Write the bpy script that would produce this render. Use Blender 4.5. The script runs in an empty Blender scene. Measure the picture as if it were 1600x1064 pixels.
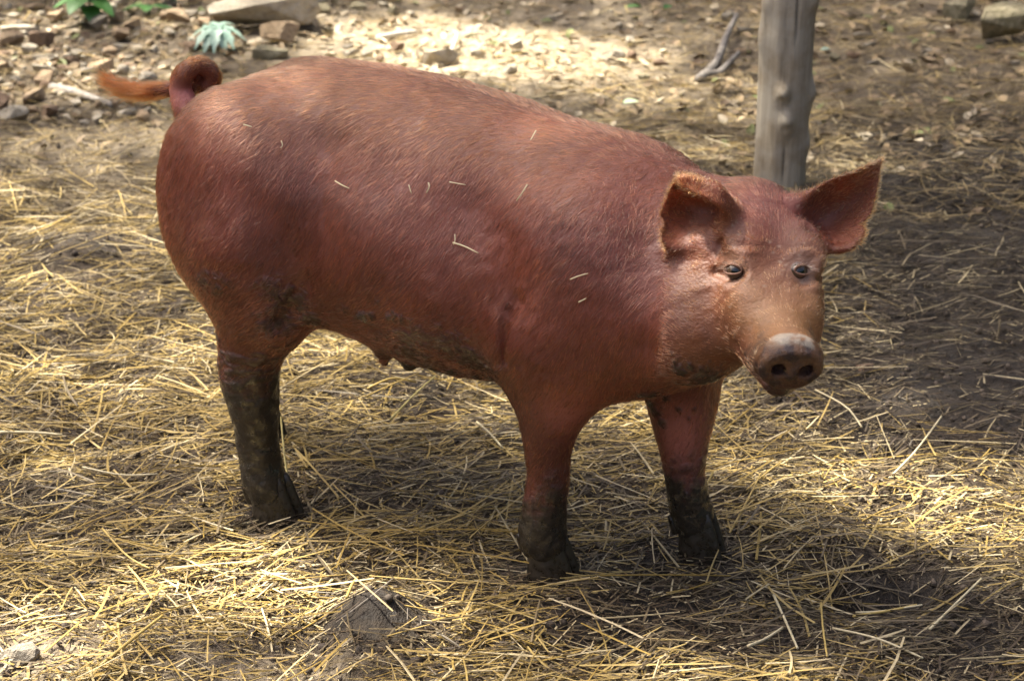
import bpy, math, random
import numpy as np
from mathutils import Vector
from mathutils.bvhtree import BVHTree

rng = np.random.default_rng(11)
random.seed(11)
scene = bpy.context.scene
COL = scene.collection

# ------------------------------------------------------------------ camera
PITCH = math.radians(21.0)
CAM = np.array([0.0, -3.2, 1.5])
cd = bpy.data.cameras.new('camera')
cam = bpy.data.objects.new('camera', cd)
COL.objects.link(cam)
cam.location = CAM
cam.rotation_euler = (math.radians(90) - PITCH, 0, 0)
cd.sensor_width = 23.5
cd.lens = 23.5 * 3209.0 / 1600.0
cd.clip_start = 0.05
cd.clip_end = 500
cd.dof.use_dof = True
cd.dof.focus_distance = 3.02
cd.dof.aperture_fstop = 5.0
scene.camera = cam

# ------------------------------------------------------------------ sky, sun, exposure
SUN_EL = math.radians(62)
_az = np.array([-0.93, 0.36]); _az /= np.linalg.norm(_az)
SUN = np.array([_az[0] * math.cos(SUN_EL), _az[1] * math.cos(SUN_EL), math.sin(SUN_EL)])   # towards the sun
world = bpy.data.worlds.new('World')
scene.world = world
world.use_nodes = True
nt = world.node_tree
nt.nodes.clear()
sky = nt.nodes.new('ShaderNodeTexSky')
sky.sky_type = 'NISHITA'
sky.sun_disc = False
sky.sun_elevation = SUN_EL
sky.sun_rotation = math.atan2(_az[0], _az[1])
sky.air_density = 0.55
sky.dust_density = 7.0
sky.ozone_density = 0.0
bg = nt.nodes.new('ShaderNodeBackground')
bg.inputs['Strength'].default_value = 0.105
wo = nt.nodes.new('ShaderNodeOutputWorld')
nt.links.new(sky.outputs[0], bg.inputs[0])
nt.links.new(bg.outputs[0], wo.inputs[0])
sd = bpy.data.lights.new('sun', 'SUN')
sd.energy = 5.0
sd.angle = math.radians(0.55)
sd.color = (1.0, 0.93, 0.80)
sun = bpy.data.objects.new('sun', sd)
COL.objects.link(sun)
sun.location = (0, 0, 12)
sun.rotation_euler = Vector(-SUN).to_track_quat('-Z', 'Y').to_euler()
scene.view_settings.view_transform = 'Standard'
scene.view_settings.look = 'None'
scene.view_settings.gamma = 1.0
scene.view_settings.use_curve_mapping = False
scene.view_settings.exposure = 1.95
scene.cycles.max_bounces = 8

# ------------------------------------------------------------------ geometry of the picture -> places in the world
FPX = 3209.0
Fv = np.array([0, math.cos(PITCH), -math.sin(PITCH)])
Rv = np.array([1.0, 0, 0])
Uv = np.array([0, math.sin(PITCH), math.cos(PITCH)])
Tv = -Fv


def ray(x, y):
    return Fv + Rv * (x - 800) / FPX - Uv * (y - 532) / FPX


def ground_at(x, y, z=0.0):
    d = ray(x, y)
    return CAM + d * ((z - CAM[2]) / d[2])


def project(P):
    d = np.asarray(P) - CAM
    w = d @ Fv
    return 800 + FPX * (d @ Rv) / w, 532 - FPX * (d @ Uv) / w


TH = math.radians(28)
HX = np.array([math.cos(TH), -math.sin(TH), 0])      # the way the pig stands
HL = np.array([math.sin(TH), math.cos(TH), 0])       # its left side
PO = ground_at(850, 892) + 0.09 * HL                  # foot of its front end


def toP(P):
    d = np.asarray(P) - PO
    return np.stack([d @ HX, d @ HL, d[..., 2]], -1)


def toW(q):
    q = np.asarray(q, float)
    return PO + q[..., 0:1] * HX + q[..., 1:2] * HL + q[..., 2:3] * np.array([0, 0, 1.0])


def on_plane(x, y, yp):
    """pig-frame point where the sight line meets the plane yp to the pig's side"""
    d = ray(x, y)
    t = ((PO - CAM) @ HL + yp) / (d @ HL)
    return toP(CAM + d * t)


def at_depth(x, y, w):
    return toP(CAM + ray(x, y) * w)


# ------------------------------------------------------------------ noise
def _hash(ix, iy, iz, seed):
    with np.errstate(over='ignore'):
        h = (ix.astype(np.int64) * 374761393 + iy.astype(np.int64) * 668265263 + iz.astype(np.int64) * 2147483647 + seed * 974711)
        h = (h ^ (h >> 13)) * 1274126177
        h = h ^ (h >> 16)
    return (h & 0xFFFF).astype(np.float64) / 65535.0


def vnoise(x, y, z=None, seed=0):
    x = np.asarray(x, float); y = np.asarray(y, float)
    z = np.zeros_like(x) if z is None else np.asarray(z, float)
    fx, fy, fz = np.floor(x), np.floor(y), np.floor(z)
    tx, ty, tz = x - fx, y - fy, z - fz
    tx = tx * tx * (3 - 2 * tx); ty = ty * ty * (3 - 2 * ty); tz = tz * tz * (3 - 2 * tz)
    ix, iy, iz = fx.astype(np.int64), fy.astype(np.int64), fz.astype(np.int64)
    r = 0
    for a in (0, 1):
        wx = tx if a else 1 - tx
        for b in (0, 1):
            wy = ty if b else 1 - ty
            for c in (0, 1):
                wz = tz if c else 1 - tz
                r = r + wx * wy * wz * _hash(ix + a, iy + b, iz + c, seed)
    return r


def fbm(x, y, z=None, seed=0, octv=4):
    r = 0; a = 0.5; f = 1.0
    for k in range(octv):
        r = r + a * vnoise(x * f, y * f, None if z is None else z * f, seed + k * 17)
        a *= 0.5; f *= 2.03
    return r / (1 - 0.5 ** octv)


def sstep(a, b, x):
    t = np.clip((x - a) / (b - a), 0, 1)
    return t * t * (3 - 2 * t)


# ------------------------------------------------------------------ object helpers
def tag(o, label=None, cat=None, group=None, kind=None):
    if label: o['label'] = label
    if cat: o['category'] = cat
    if group: o['group'] = group
    if kind: o['kind'] = kind
    return o


def link(o, parent=None):
    COL.objects.link(o)
    if parent is not None:
        o.parent = parent
    return o


def empty(name, loc, rz=0.0):
    o = bpy.data.objects.new(name, None)
    o.location = loc; o.rotation_euler = (0, 0, rz)
    o.empty_display_size = 0.05
    COL.objects.link(o)
    return o


def mesh_np(name, V, faces, smooth=True, mats=(), attrs=None):
    """faces: (n,k) int array, or a list of such arrays"""
    if not isinstance(faces, (list, tuple)):
        faces = [faces]
    me = bpy.data.meshes.new(name)
    V = np.ascontiguousarray(V, dtype=np.float32)
    me.vertices.add(len(V)); me.vertices.foreach_set('co', V.ravel())
    loops = np.concatenate([f.ravel() for f in faces]).astype(np.int32)
    tot = np.concatenate([np.full(len(f), f.shape[1], np.int32) for f in faces])
    st = np.concatenate([[0], np.cumsum(tot)[:-1]]).astype(np.int32)
    me.loops.add(len(loops)); me.loops.foreach_set('vertex_index', loops)
    me.polygons.add(len(tot)); me.polygons.foreach_set('loop_start', st)
    try:
        me.polygons.foreach_set('loop_total', tot)
    except Exception:
        pass
    me.polygons.foreach_set('use_smooth', np.full(len(tot), smooth, bool))
    for k, a in (attrs or {}).items():
        a = np.asarray(a, np.float32)
        if a.ndim == 1:
            at = me.attributes.new(k, 'FLOAT', 'POINT'); at.data.foreach_set('value', a)
        else:
            if a.shape[1] == 3: a = np.concatenate([a, np.ones((len(a), 1), np.float32)], 1)
            at = me.attributes.new(k, 'FLOAT_COLOR', 'POINT'); at.data.foreach_set('color', np.ascontiguousarray(a).ravel())
    for m in mats: me.materials.append(m)
    me.update(); me.validate()
    return me


def obj(name, me, parent=None, loc=None):
    o = bpy.data.objects.new(name, me)
    if loc is not None: o.location = loc
    return link(o, parent)


class NB:
    """small node-tree builder"""
    def __init__(self, name, disp=False):
        self.m = bpy.data.materials.new(name)
        self.m.use_nodes = True
        self.t = self.m.node_tree
        self.t.nodes.clear()
        self.out = self.n('ShaderNodeOutputMaterial')
        if disp: self.m.displacement_method = 'BUMP'

    def n(self, typ, **kw):
        nd = self.t.nodes.new(typ)
        for k, v in kw.items():
            if k.startswith('i_'): nd.inputs[k[2:].replace('_', ' ')].default_value = v
            else: setattr(nd, k, v)
        return nd

    def l(self, a, b):
        self.t.links.new(a, b)

    def attr(self, name):
        return self.n('ShaderNodeAttribute', attribute_name=name)

    def noise(self, vec, scale, detail=4.0, rough=0.55, dist=0.0):
        nd = self.n('ShaderNodeTexNoise')
        nd.inputs['Scale'].default_value = scale; nd.inputs['Detail'].default_value = detail
        nd.inputs['Roughness'].default_value = rough; nd.inputs['Distortion'].default_value = dist
        if vec is not None: self.l(vec, nd.inputs['Vector'])
        return nd.outputs['Fac']

    def ramp(self, fac, stops):
        nd = self.n('ShaderNodeValToRGB')
        el = nd.color_ramp.elements
        while len(el) < len(stops): el.new(0.5)
        for e, (p, c) in zip(el, stops):
            e.position = p; e.color = (*c, 1) if len(c) == 3 else c
        self.l(fac, nd.inputs['Fac'])
        return nd.outputs['Color']

    def mix(self, fac, a, b, mode='MIX'):
        nd = self.n('ShaderNodeMix', data_type='RGBA', blend_type=mode)
        for s, v in ((0, fac), (6, a), (7, b)):
            if isinstance(v, (int, float)): nd.inputs[s].default_value = v
            elif isinstance(v, tuple): nd.inputs[s].default_value = (*v, 1)
            else: self.l(v, nd.inputs[s])
        return nd.outputs[2]

    def math(self, op, a, b=None, c=None):
        nd = self.n('ShaderNodeMath', operation=op)
        for i, v in enumerate((a, b, c)):
            if v is None: continue
            if isinstance(v, (int, float)): nd.inputs[i].default_value = v
            else: self.l(v, nd.inputs[i])
        return nd.outputs[0]

    def maprange(self, v, a, b, c, d):
        nd = self.n('ShaderNodeMapRange')
        self.l(v, nd.inputs[0])
        for i, q in enumerate((a, b, c, d)): nd.inputs[i + 1].default_value = q
        return nd.outputs[0]

    def bump(self, h, strength=0.5, dist=0.01, normal=None):
        nd = self.n('ShaderNodeBump')
        nd.inputs['Strength'].default_value = strength; nd.inputs['Distance'].default_value = dist
        self.l(h, nd.inputs['Height'])
        if normal is not None: self.l(normal, nd.inputs['Normal'])
        return nd.outputs['Normal']

    def principled(self, **kw):
        nd = self.n('ShaderNodeBsdfPrincipled')
        for k, v in kw.items():
            s = nd.inputs[k.replace('_', ' ')]
            if isinstance(v, (int, float)): s.default_value = v
            elif isinstance(v, tuple): s.default_value = (*v, 1) if len(v) == 3 and s.type == 'RGBA' else v
            else: self.l(v, s)
        return nd

    def done(self, shader):
        self.l(shader, self.out.inputs['Surface'])
        return self.m

    def obco(self):
        return self.n('ShaderNodeTexCoord').outputs['Object']

    def geopos(self):
        return self.n('ShaderNodeNewGeometry').outputs['Position']


# ================================================================== GROUND
def gspot(x, y, px, py, r, sq=1.0):
    """soft round place on the ground at the picture's (px, py), radius r metres"""
    c = ground_at(px, py)
    return np.exp(-(((x - c[0]) / r) ** 2 + ((y - c[1]) / (r * sq)) ** 2))


def bare_mask(x, y):
    """1 where mud shows without straw"""
    m = np.zeros_like(x)
    for px, py, r, sq, a in ((588, 975, .075, 1.2, 1.2), (520, 1040, .16, .7, .75), (400, 1040, .14, .8, .8), (40, 1030, .13, .8, .9), (1415, 915, .09, .9, .8), (1330, 950, .10, .8, .5), (1500, 640, .22, .9, .9), (1560, 570, .16, 1.2, .8),
                             (190, 230, .24, 1.2, .75), (60, 250, .18, 1.5, .7), (130, 410, .12, 1.2, .8), (1450, 330, .25, 1.4, .45), (1540, 260, .25, 1.4, .5), (1010, 970, .13, .8, .6), (690, 650, .07, .9, .5), (640, 600, .06, 1, .5),
                             (100, 545, .10, .9, .5), (560, 740, .06, .8, .5), (1400, 715, .04, 1, .9), (1340, 810, .07, .8, .4), (980, 760, .08, .8, .4), (880, 960, .1, .8, .4), (1530, 1040, .15, .7, .5), (1180, 1010, .12, .7, .4), (300, 960, .08, .8, .35)):
        m = np.maximum(m, a * gspot(x, y, px, py, r, sq))
    return m


def damp_shade_mask(x, y):  # damp earth; at the far right deep shade is painted in as well
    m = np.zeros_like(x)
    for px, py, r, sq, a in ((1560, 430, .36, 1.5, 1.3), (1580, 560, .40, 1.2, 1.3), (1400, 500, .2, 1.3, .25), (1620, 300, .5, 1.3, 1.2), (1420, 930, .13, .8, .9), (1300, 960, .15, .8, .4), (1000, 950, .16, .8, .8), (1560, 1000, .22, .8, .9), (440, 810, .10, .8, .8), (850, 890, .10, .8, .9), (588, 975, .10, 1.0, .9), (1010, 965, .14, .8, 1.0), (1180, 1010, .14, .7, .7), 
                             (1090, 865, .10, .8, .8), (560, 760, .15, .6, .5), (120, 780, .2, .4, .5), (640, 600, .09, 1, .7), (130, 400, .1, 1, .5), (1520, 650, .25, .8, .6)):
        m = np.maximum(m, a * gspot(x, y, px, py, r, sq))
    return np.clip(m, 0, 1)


def height(x, y, fine=True):
    near = sstep(9, 3, np.hypot(x, y))
    h = 0.050 * (fbm(x * 2.6 + 3, y * 2.6, None, 61, 3) - 0.5) * near
    h = h + 0.034 * (fbm(x * 9, y * 9, None, 62, 3) - 0.5) * near
    if fine:
        b_ = np.clip(bare_mask(x, y) + 0.35, 0, 1)
        h = h + 0.018 * b_ * (fbm(x * 34, y * 34, None, 63, 4) - 0.5) * near
        h = h + 0.006 * (fbm(x * 130, y * 130, None, 67, 3) - 0.5) * near
    for px, py, r, sq, a in ((588, 965, .055, 1.1, .050), (575, 1010, .10, .9, .018), (1415, 920, .055, 1, -.045), (1330, 930, .06, 1, -.03), (1400, 715, .022, 1, -.04), (130, 395, .10, 1, .035), (1000, 960, .05, 1, -.02), (1240, 850, .07, 1, .02),
                             (690, 650, .03, 1, -.02), (640, 600, .03, 1, -.02), (1010, 590, .03, 1, -.02), (1400, 300, .2, 1, .03), (1300, 860, .06, .8, .025)):
        h = h + a * gspot(x, y, px, py, r, sq)
    for px, py in ((432, 805), (850, 888), (1088, 862)):            # trodden under the feet
        g_ = gspot(x, y, px, py, .07)
        h = h * (1 - g_) - 0.004 * g_
    return h + 0.06 * sstep(3.2, 6.0, y) * near


def axis(lo, hi, step, far_):
    core = np.arange(lo, hi + step / 2, step)
    out = [core]; s = step; a = []; x = lo
    while x > -far_:
        s *= 1.22; x -= s; a.append(x)
    s = step; b_ = []; x = hi
    while x < far_:
        s *= 1.22; x += s; b_.append(x)
    return np.concatenate([a[::-1], core, b_])


ax_ = axis(-1.3, 1.5, 0.0075, 150); ay_ = axis(-0.95, 2.3, 0.0075, 150)
GX, GY = np.meshgrid(ax_, ay_)
GH = height(GX, GY)
nx_, ny_ = len(ax_), len(ay_)
I = np.arange(nx_ * ny_).reshape(ny_, nx_)
GF = np.stack([I[:-1, :-1], I[:-1, 1:], I[1:, 1:], I[1:, :-1]], -1).reshape(-1, 4)
gdamp_shade = np.clip(damp_shade_mask(GX, GY) + 0.5 * (fbm(GX * 5, GY * 5, None, 71, 3) - 0.45), 0, 1)
b = NB('mud_ground')
pos = b.geopos()
n1_ = b.noise(pos, 9, 6, 0.6); n2_ = b.noise(pos, 55, 6, 0.65); n3_ = b.noise(pos, 260, 4, 0.6)
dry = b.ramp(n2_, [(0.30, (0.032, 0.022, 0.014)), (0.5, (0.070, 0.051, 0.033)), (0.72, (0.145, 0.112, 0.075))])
wet = b.ramp(n2_, [(0.30, (0.012, 0.009, 0.006)), (0.55, (0.028, 0.020, 0.013)), (0.8, (0.058, 0.043, 0.029))])  # dark tone for wet mud and for the shade painted at right
dm = b.attr('damp_shade').outputs['Fac']
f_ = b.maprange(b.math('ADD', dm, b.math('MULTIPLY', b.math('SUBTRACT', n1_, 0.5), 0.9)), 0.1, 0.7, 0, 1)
dry = b.mix(b.attr('pale').outputs['Fac'], dry, b.ramp(n2_, [(0.3, (0.25, 0.195, 0.125)), (0.7, (0.52, 0.44, 0.31))]))  # pale dry soil; at the back it also paints the sun patch brighter
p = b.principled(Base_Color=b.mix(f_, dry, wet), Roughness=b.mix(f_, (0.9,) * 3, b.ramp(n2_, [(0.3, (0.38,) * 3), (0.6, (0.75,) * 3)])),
                 Normal=b.bump(b.math('ADD', n2_, b.math('MULTIPLY', n3_, 0.5)), 0.8, 0.012), Specular_IOR_Level=0.4)
b.done(p.outputs[0])
ground = obj('ground', mesh_np('ground', np.stack([GX.ravel(), GY.ravel(), GH.ravel()], 1), GF, mats=(b.m,), attrs={'damp_shade': gdamp_shade.ravel(), 'pale': np.clip(1.1 * gspot(GX, GY, 740, 80, .55, 1.0) * (0.6 + 0.8 * fbm(GX * 6, GY * 6, None, 73, 3)) + 0.5 * gspot(GX, GY, 50, 1030, .17, .7) + 0.45 * gspot(GX, GY, 400, 1045, .20, .5) + 0.35 * gspot(GX, GY, 200, 240, .4, .8) + 0.15 * sstep(1.4, 2.4, GY) * sstep(8, 5, GY), 0, 1).ravel()}))
tag(ground, kind='structure')
# ================================================================== PIG
# the body is one surface grown from a distance field in the pig's own frame (x forward, y to its left, z up)
VS = 0.0042
G0 = np.array([-0.98, -0.36, -0.03]); G1 = np.array([0.62, 0.36, 0.86])
GN = np.ceil((G1 - G0) / VS).astype(int) + 1
gx = (G0[0] + VS * np.arange(GN[0])).astype(np.float32)
gy = (G0[1] + VS * np.arange(GN[1])).astype(np.float32)
gz = (G0[2] + VS * np.arange(GN[2])).astype(np.float32)
SDF = np.full(tuple(GN), 0.25, np.float32)


def box_ix(lo, hi):
    a = np.clip(np.floor((np.asarray(lo) - G0) / VS).astype(int), 0, GN)
    b = np.clip(np.ceil((np.asarray(hi) - G0) / VS).astype(int) + 1, 0, GN)
    return tuple(slice(int(i), int(j)) for i, j in zip(a, b))


def coords(ix):
    return gx[ix[0]][:, None, None], gy[ix[1]][None, :, None], gz[ix[2]][None, None, :]


def smin(a, b, k):
    h = np.maximum(k - np.abs(a - b), 0) / k
    return np.minimum(a, b) - h * h * k * 0.25


def smax(a, b, k):
    return -smin(-a, -b, k)


def add(fn, lo, hi, k=0.03):
    m = k + 0.03
    ix = box_ix(np.asarray(lo) - m, np.asarray(hi) + m)
    X, Y, Z = coords(ix)
    SDF[ix] = smin(SDF[ix], fn(X, Y, Z).astype(np.float32), k)


def cut(fn, lo, hi, k=0.02):
    ix = box_ix(np.asarray(lo) - k - 0.02, np.asarray(hi) + k + 0.02)
    X, Y, Z = coords(ix)
    SDF[ix] = smax(SDF[ix], -fn(X, Y, Z).astype(np.float32), k)


def ellipsoid(c, r, axes=None, k=0.04, neg=False):
    c = np.asarray(c, float); r = np.asarray(r, float)
    A = np.eye(3) if axes is None else np.asarray(axes)

    def fn(X, Y, Z):
        dx, dy, dz = X - c[0], Y - c[1], Z - c[2]
        q = [(dx * A[i, 0] + dy * A[i, 1] + dz * A[i, 2]) for i in range(3)]
        k0 = np.sqrt((q[0] / r[0]) ** 2 + (q[1] / r[1]) ** 2 + (q[2] / r[2]) ** 2)
        k1 = np.sqrt((q[0] / r[0] ** 2) ** 2 + (q[1] / r[1] ** 2) ** 2 + (q[2] / r[2] ** 2) ** 2)
        return k0 * (k0 - 1) / np.maximum(k1, 1e-5)
    e = np.sqrt(((A * r[:, None]) ** 2).sum(0))
    (cut if neg else add)(fn, c - e, c + e, k)


def rcone_d(X, Y, Z, a, b, ra, rb):
    ab = b - a; L2 = ab @ ab
    t = np.clip(((X - a[0]) * ab[0] + (Y - a[1]) * ab[1] + (Z - a[2]) * ab[2]) / L2, 0, 1)
    d = np.sqrt((X - a[0] - t * ab[0]) ** 2 + (Y - a[1] - t * ab[1]) ** 2 + (Z - a[2] - t * ab[2]) ** 2)
    return d - (ra + (rb - ra) * t)


def cr(P, t):
    """Catmull-Rom through rows of P at t in 0..1"""
    n = len(P) - 1
    x = np.clip(t * n, 0, n - 1e-6); i = np.floor(x).astype(int); f = (x - i)[:, None]
    g = lambda j: P[np.clip(j, 0, n)]
    a, b, c, d = g(i - 1), g(i), g(i + 1), g(i + 2)
    return 0.5 * (2 * b + (c - a) * f + (2 * a - 5 * b + 4 * c - d) * f ** 2 + (3 * b - a - 3 * c + d) * f ** 3)


def chain(pts, k=0.04, kin=0.02):
    """limb: [(point, radius), ...] joined smoothly, then blended into the body"""
    Q = np.array([[*np.asarray(p, float), r] for p, r in pts])
    m = (len(Q) - 1) * 6 + 1
    if len(Q) > 2: Q = cr(Q, np.linspace(0, 1, m))
    P = Q[:, :3]; Rr = Q[:, 3]
    lo = (P - Rr[:, None]).min(0); hi = (P + Rr[:, None]).max(0)

    def fn(X, Y, Z):
        d = None
        for i in range(len(P) - 1):
            e = rcone_d(X, Y, Z, P[i], P[i + 1], Rr[i], Rr[i + 1])
            d = e if d is None else np.minimum(d, e)
        return d
    add(fn, lo, hi, k)


def groove(pts, r, k=0.015):
    P = [np.asarray(p, float) for p in pts]
    lo = np.min(P, 0) - r; hi = np.max(P, 0) + r

    def fn(X, Y, Z):
        d = None
        for i in range(len(P) - 1):
            e = rcone_d(X, Y, Z, P[i], P[i + 1], r, r)
            d = e if d is None else np.minimum(d, e)
        return d
    cut(fn, lo, hi, k)


def smooth1(a, n):
    for _ in range(n):
        a = np.concatenate([a[:1], (a[:-2] + 2 * a[1:-1] + a[2:]) / 4, a[-1:]])
    return a


# trunk: cross sections x, top, bottom, half width
TR = np.array([
    (-0.708, 0.575, 0.50, 0.020), (-0.699, 0.610, 0.47, 0.070), (-0.67, 0.652, 0.42, 0.120), (-0.62, 0.692, 0.375, 0.157),
    (-0.55, 0.726, 0.392, 0.179), (-0.46, 0.746, 0.372, 0.190), (-0.38, 0.752, 0.330, 0.195), (-0.25, 0.746, 0.294, 0.197),
    (-0.12, 0.726, 0.287, 0.193), (0.0, 0.698, 0.302, 0.182), (0.08, 0.677, 0.332, 0.166), (0.15, 0.662, 0.345, 0.142),
    (0.21, 0.636, 0.37, 0.106), (0.25, 0.58, 0.41, 0.06), (0.265, 0.55, 0.44, 0.02)])
_tx = np.linspace(TR[0, 0], TR[-1, 0], 400)
_tt, _tb, _tw = (smooth1(np.interp(_tx, TR[:, 0], TR[:, i]), 220) for i in (1, 2, 3))


def trunk(X, Y, Z):
    x = X[:, 0, 0]
    top = np.interp(x, _tx, _tt)[:, None, None]; bot = np.interp(x, _tx, _tb)[:, None, None]; w = np.interp(x, _tx, _tw)[:, None, None]
    c = bot + (top - bot) * 0.50
    b = (top - bot) * 0.5
    ww = w * (1 - 0.10 * np.clip((Z - c) / b, -1, 1))          # a little wider low down
    q = ((np.abs(Y) / ww) ** 2.25 + (np.abs(Z - c) / b) ** 2.25) ** (1 / 2.25)
    d = (q - 1) * np.minimum(w, b) * 0.9
    ex = np.maximum(np.maximum(_tx[0] - x, x - _tx[-1]), 0)[:, None, None]
    return np.sqrt(np.maximum(d, 0) ** 2 + ex ** 2) + np.minimum(d, 0)


add(trunk, (-0.75, -0.21, 0.25), (0.27, 0.21, 0.78), 0.05)

# ---- hams, thighs, hind legs
op = on_plane
ellipsoid(op(372, 318, -0.115), (0.140, 0.083, 0.185), k=0.06)
q = op(372, 318, -0.115); ellipsoid((q[0], 0.115, q[2]), (0.140, 0.083, 0.185), k=0.06)
YH = -0.127
chain([(op(392, 385, -0.125), 0.105), (op(398, 455, YH), 0.077), (op(394, 525, YH), 0.058), (op(390, 582, YH), 0.0475), (op(398, 650, YH), 0.0365),
       (op(405, 712, YH), 0.0335), (op(414, 752, YH), 0.0350), (op(420, 772, YH), 0.031)], k=0.05)
ellipsoid(op(432, 440, -0.13), (0.055, 0.055, 0.10), k=0.07)         # stifle and the fold to the flank
# the far hind leg, a little further forward
FH = 0.12
_off = np.array([0.03, 0, 0.0])


def far(pt, y, dx):
    return np.array([pt[0] + dx, y, pt[2]])


HIND = [(392, 385, 0.105), (398, 455, 0.074), (394, 525, 0.055), (390, 582, 0.0455), (398, 650, 0.0345), (405, 712, 0.0325), (414, 752, 0.033), (421, 773, 0.030)]
chain([(far(op(x, y, YH), FH, -0.185), r) for x, y, r in HIND], k=0.05)

# ---- shoulders and front legs
YF = -0.105
ellipsoid(op(895, 455, -0.120), (0.120, 0.083, 0.140), k=0.06)
q = op(895, 455, -0.120); ellipsoid((q[0], 0.115, q[2]), (0.120, 0.083, 0.140), k=0.06)
chain([(op(878, 520, -0.115), 0.097), (op(868, 610, YF), 0.067), (op(861, 652, YF), 0.050), (op(857, 700, YF), 0.0370), (op(857, 740, YF), 0.0330), (op(851, 790, YF), 0.0335),
       (op(848, 828, YF), 0.0345), (op(850, 847, YF), 0.031)], k=0.05)
YG = 0.085
chain([(op(1062, 540, YG), 0.080), (op(1066, 612, YG), 0.060), (op(1067, 652, YG), 0.050), (op(1067, 700, YG), 0.0375), (op(1069, 740, YG), 0.0315), (op(1078, 790, YG), 0.0310),
       (op(1083, 808, YG), 0.0320), (op(1085, 819, YG), 0.029)], k=0.05)

# ---- neck
WP = 2.945                                               # depth of the poll
chain([((0.05, -0.01, 0.495), 0.168), ((0.15, -0.025, 0.49), 0.143), (at_depth(1125, 430, WP + 0.02), 0.110)], k=0.08, kin=0.06)
chain([((0.08, -0.02, 0.43), 0.11), (at_depth(1085, 515, WP - 0.02), 0.078)], k=0.06)      # throat

# ---- head, in its own frame: ha forward along the face, hh up out of the forehead, hs to its left
def camvec(r, u, t):
    v = r * Rv + u * Uv + t * Tv
    return np.array([v @ HX, v @ HL, v[2]])


HP = at_depth(1192, 292, WP)                              # poll
SN = at_depth(1240, 571, WP - 0.235)                      # middle of the snout disc
ha = SN - HP; HLEN = np.linalg.norm(ha); ha /= HLEN
hs = camvec(1, 0.0, -0.17); hs -= (hs @ ha) * ha; hs /= np.linalg.norm(hs)
hh = np.cross(ha, hs)
if hh @ camvec(0, 1, 0) < 0: hh = -hh
HAX = np.stack([ha, hs, hh])


def hp(a, s, h):
    return HP + a * HLEN * ha + s * hs + h * hh


# sections along the face: a (0 poll .. 1 snout), top, bottom, half width
HS = np.array([
    (-0.16, -0.035, -0.15, 0.06), (-0.08, -0.015, -0.19, 0.070), (0.0, 0.002, -0.205, 0.076), (0.12, 0.016, -0.200, 0.079), (0.25, 0.022, -0.185, 0.077),
    (0.38, 0.018, -0.160, 0.073), (0.50, 0.010, -0.135, 0.066), (0.62, 0.006, -0.112, 0.058), (0.75, 0.010, -0.095, 0.051), (0.86, 0.020, -0.080, 0.0475), (0.93, 0.028, -0.063, 0.045), (0.955, 0.02, -0.05, 0.03)])
_hx = np.linspace(HS[0, 0], HS[-1, 0], 300)
_ht, _hb, _hw = (smooth1(np.interp(_hx, HS[:, 0], HS[:, i]), 60) for i in (1, 2, 3))


def head_fn(X, Y, Z):
    dx, dy, dz = X - HP[0], Y - HP[1], Z - HP[2]
    a = (dx * ha[0] + dy * ha[1] + dz * ha[2]) / HLEN
    s = dx * hs[0] + dy * hs[1] + dz * hs[2]
    h = dx * hh[0] + dy * hh[1] + dz * hh[2]
    top = np.interp(a, _hx, _ht); bot = np.interp(a, _hx, _hb); w = np.interp(a, _hx, _hw)
    c = (top + bot) / 2; b = (top - bot) / 2
    v = np.clip((h - c) / b, -1.2, 1.2)
    ww = w * (1 - (0.13 + 0.17 * sstep(0.30, 0.55, a) * (1 - sstep(0.80, 0.92, a))) * v)
    q = ((np.abs(s) / ww) ** 2.4 + np.abs((h - c) / b) ** 2.4) ** (1 / 2.4)
    d = (q - 1) * np.minimum(w, b) * 0.9
    ex = np.maximum(np.maximum(_hx[0] - a, a - _hx[-1]), 0) * HLEN
    return np.sqrt(np.maximum(d, 0) ** 2 + ex ** 2) + np.minimum(d, 0)


_hc = HP + ha * HLEN * 0.4 - hh * 0.09
add(head_fn, _hc - 0.27, _hc + 0.27, 0.05)
# jowls
for s in (-1, 1):
    ellipsoid(hp(0.24, s * 0.052, -0.115), (0.085, 0.032 if s < 0 else 0.030, 0.064), HAX, k=0.05)
    ellipsoid(hp(0.37, s * 0.050, 0.010), (0.040, 0.022, 0.014), HAX, k=0.03)      # brow above the eye
    ellipsoid(hp(0.56, s * 0.044, -0.030), (0.050, 0.018, 0.028), HAX, k=0.04)     # cheekbone under the eye


# snout disc
def disc_fn(c, ax, r1, r2, half, rnd):
    c = np.asarray(c)

    def fn(X, Y, Z):
        dx, dy, dz = X - c[0], Y - c[1], Z - c[2]
        a = dx * ax[0][0] + dy * ax[0][1] + dz * ax[0][2]
        s = dx * ax[1][0] + dy * ax[1][1] + dz * ax[1][2]
        h = dx * ax[2][0] + dy * ax[2][1] + dz * ax[2][2]
        rr = (np.sqrt((s / r1) ** 2 + (h / r2) ** 2) - 1) * min(r1, r2) + rnd
        aa = np.abs(a) - half + rnd
        return np.sqrt(np.maximum(rr, 0) ** 2 + np.maximum(aa, 0) ** 2) + np.minimum(np.maximum(rr, aa), 0) - rnd
    return fn


add(disc_fn(hp(0.955, 0, -0.012), HAX, 0.0465, 0.0405, 0.018, 0.011), hp(0.95, 0, 0) - 0.06, hp(0.95, 0, 0) + 0.06, 0.012)
for s in (-1, 1):
    ellipsoid(hp(1.0, s * 0.0185, -0.012), (0.020, 0.0074, 0.0092), HAX, k=0.005, neg=True)
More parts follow.
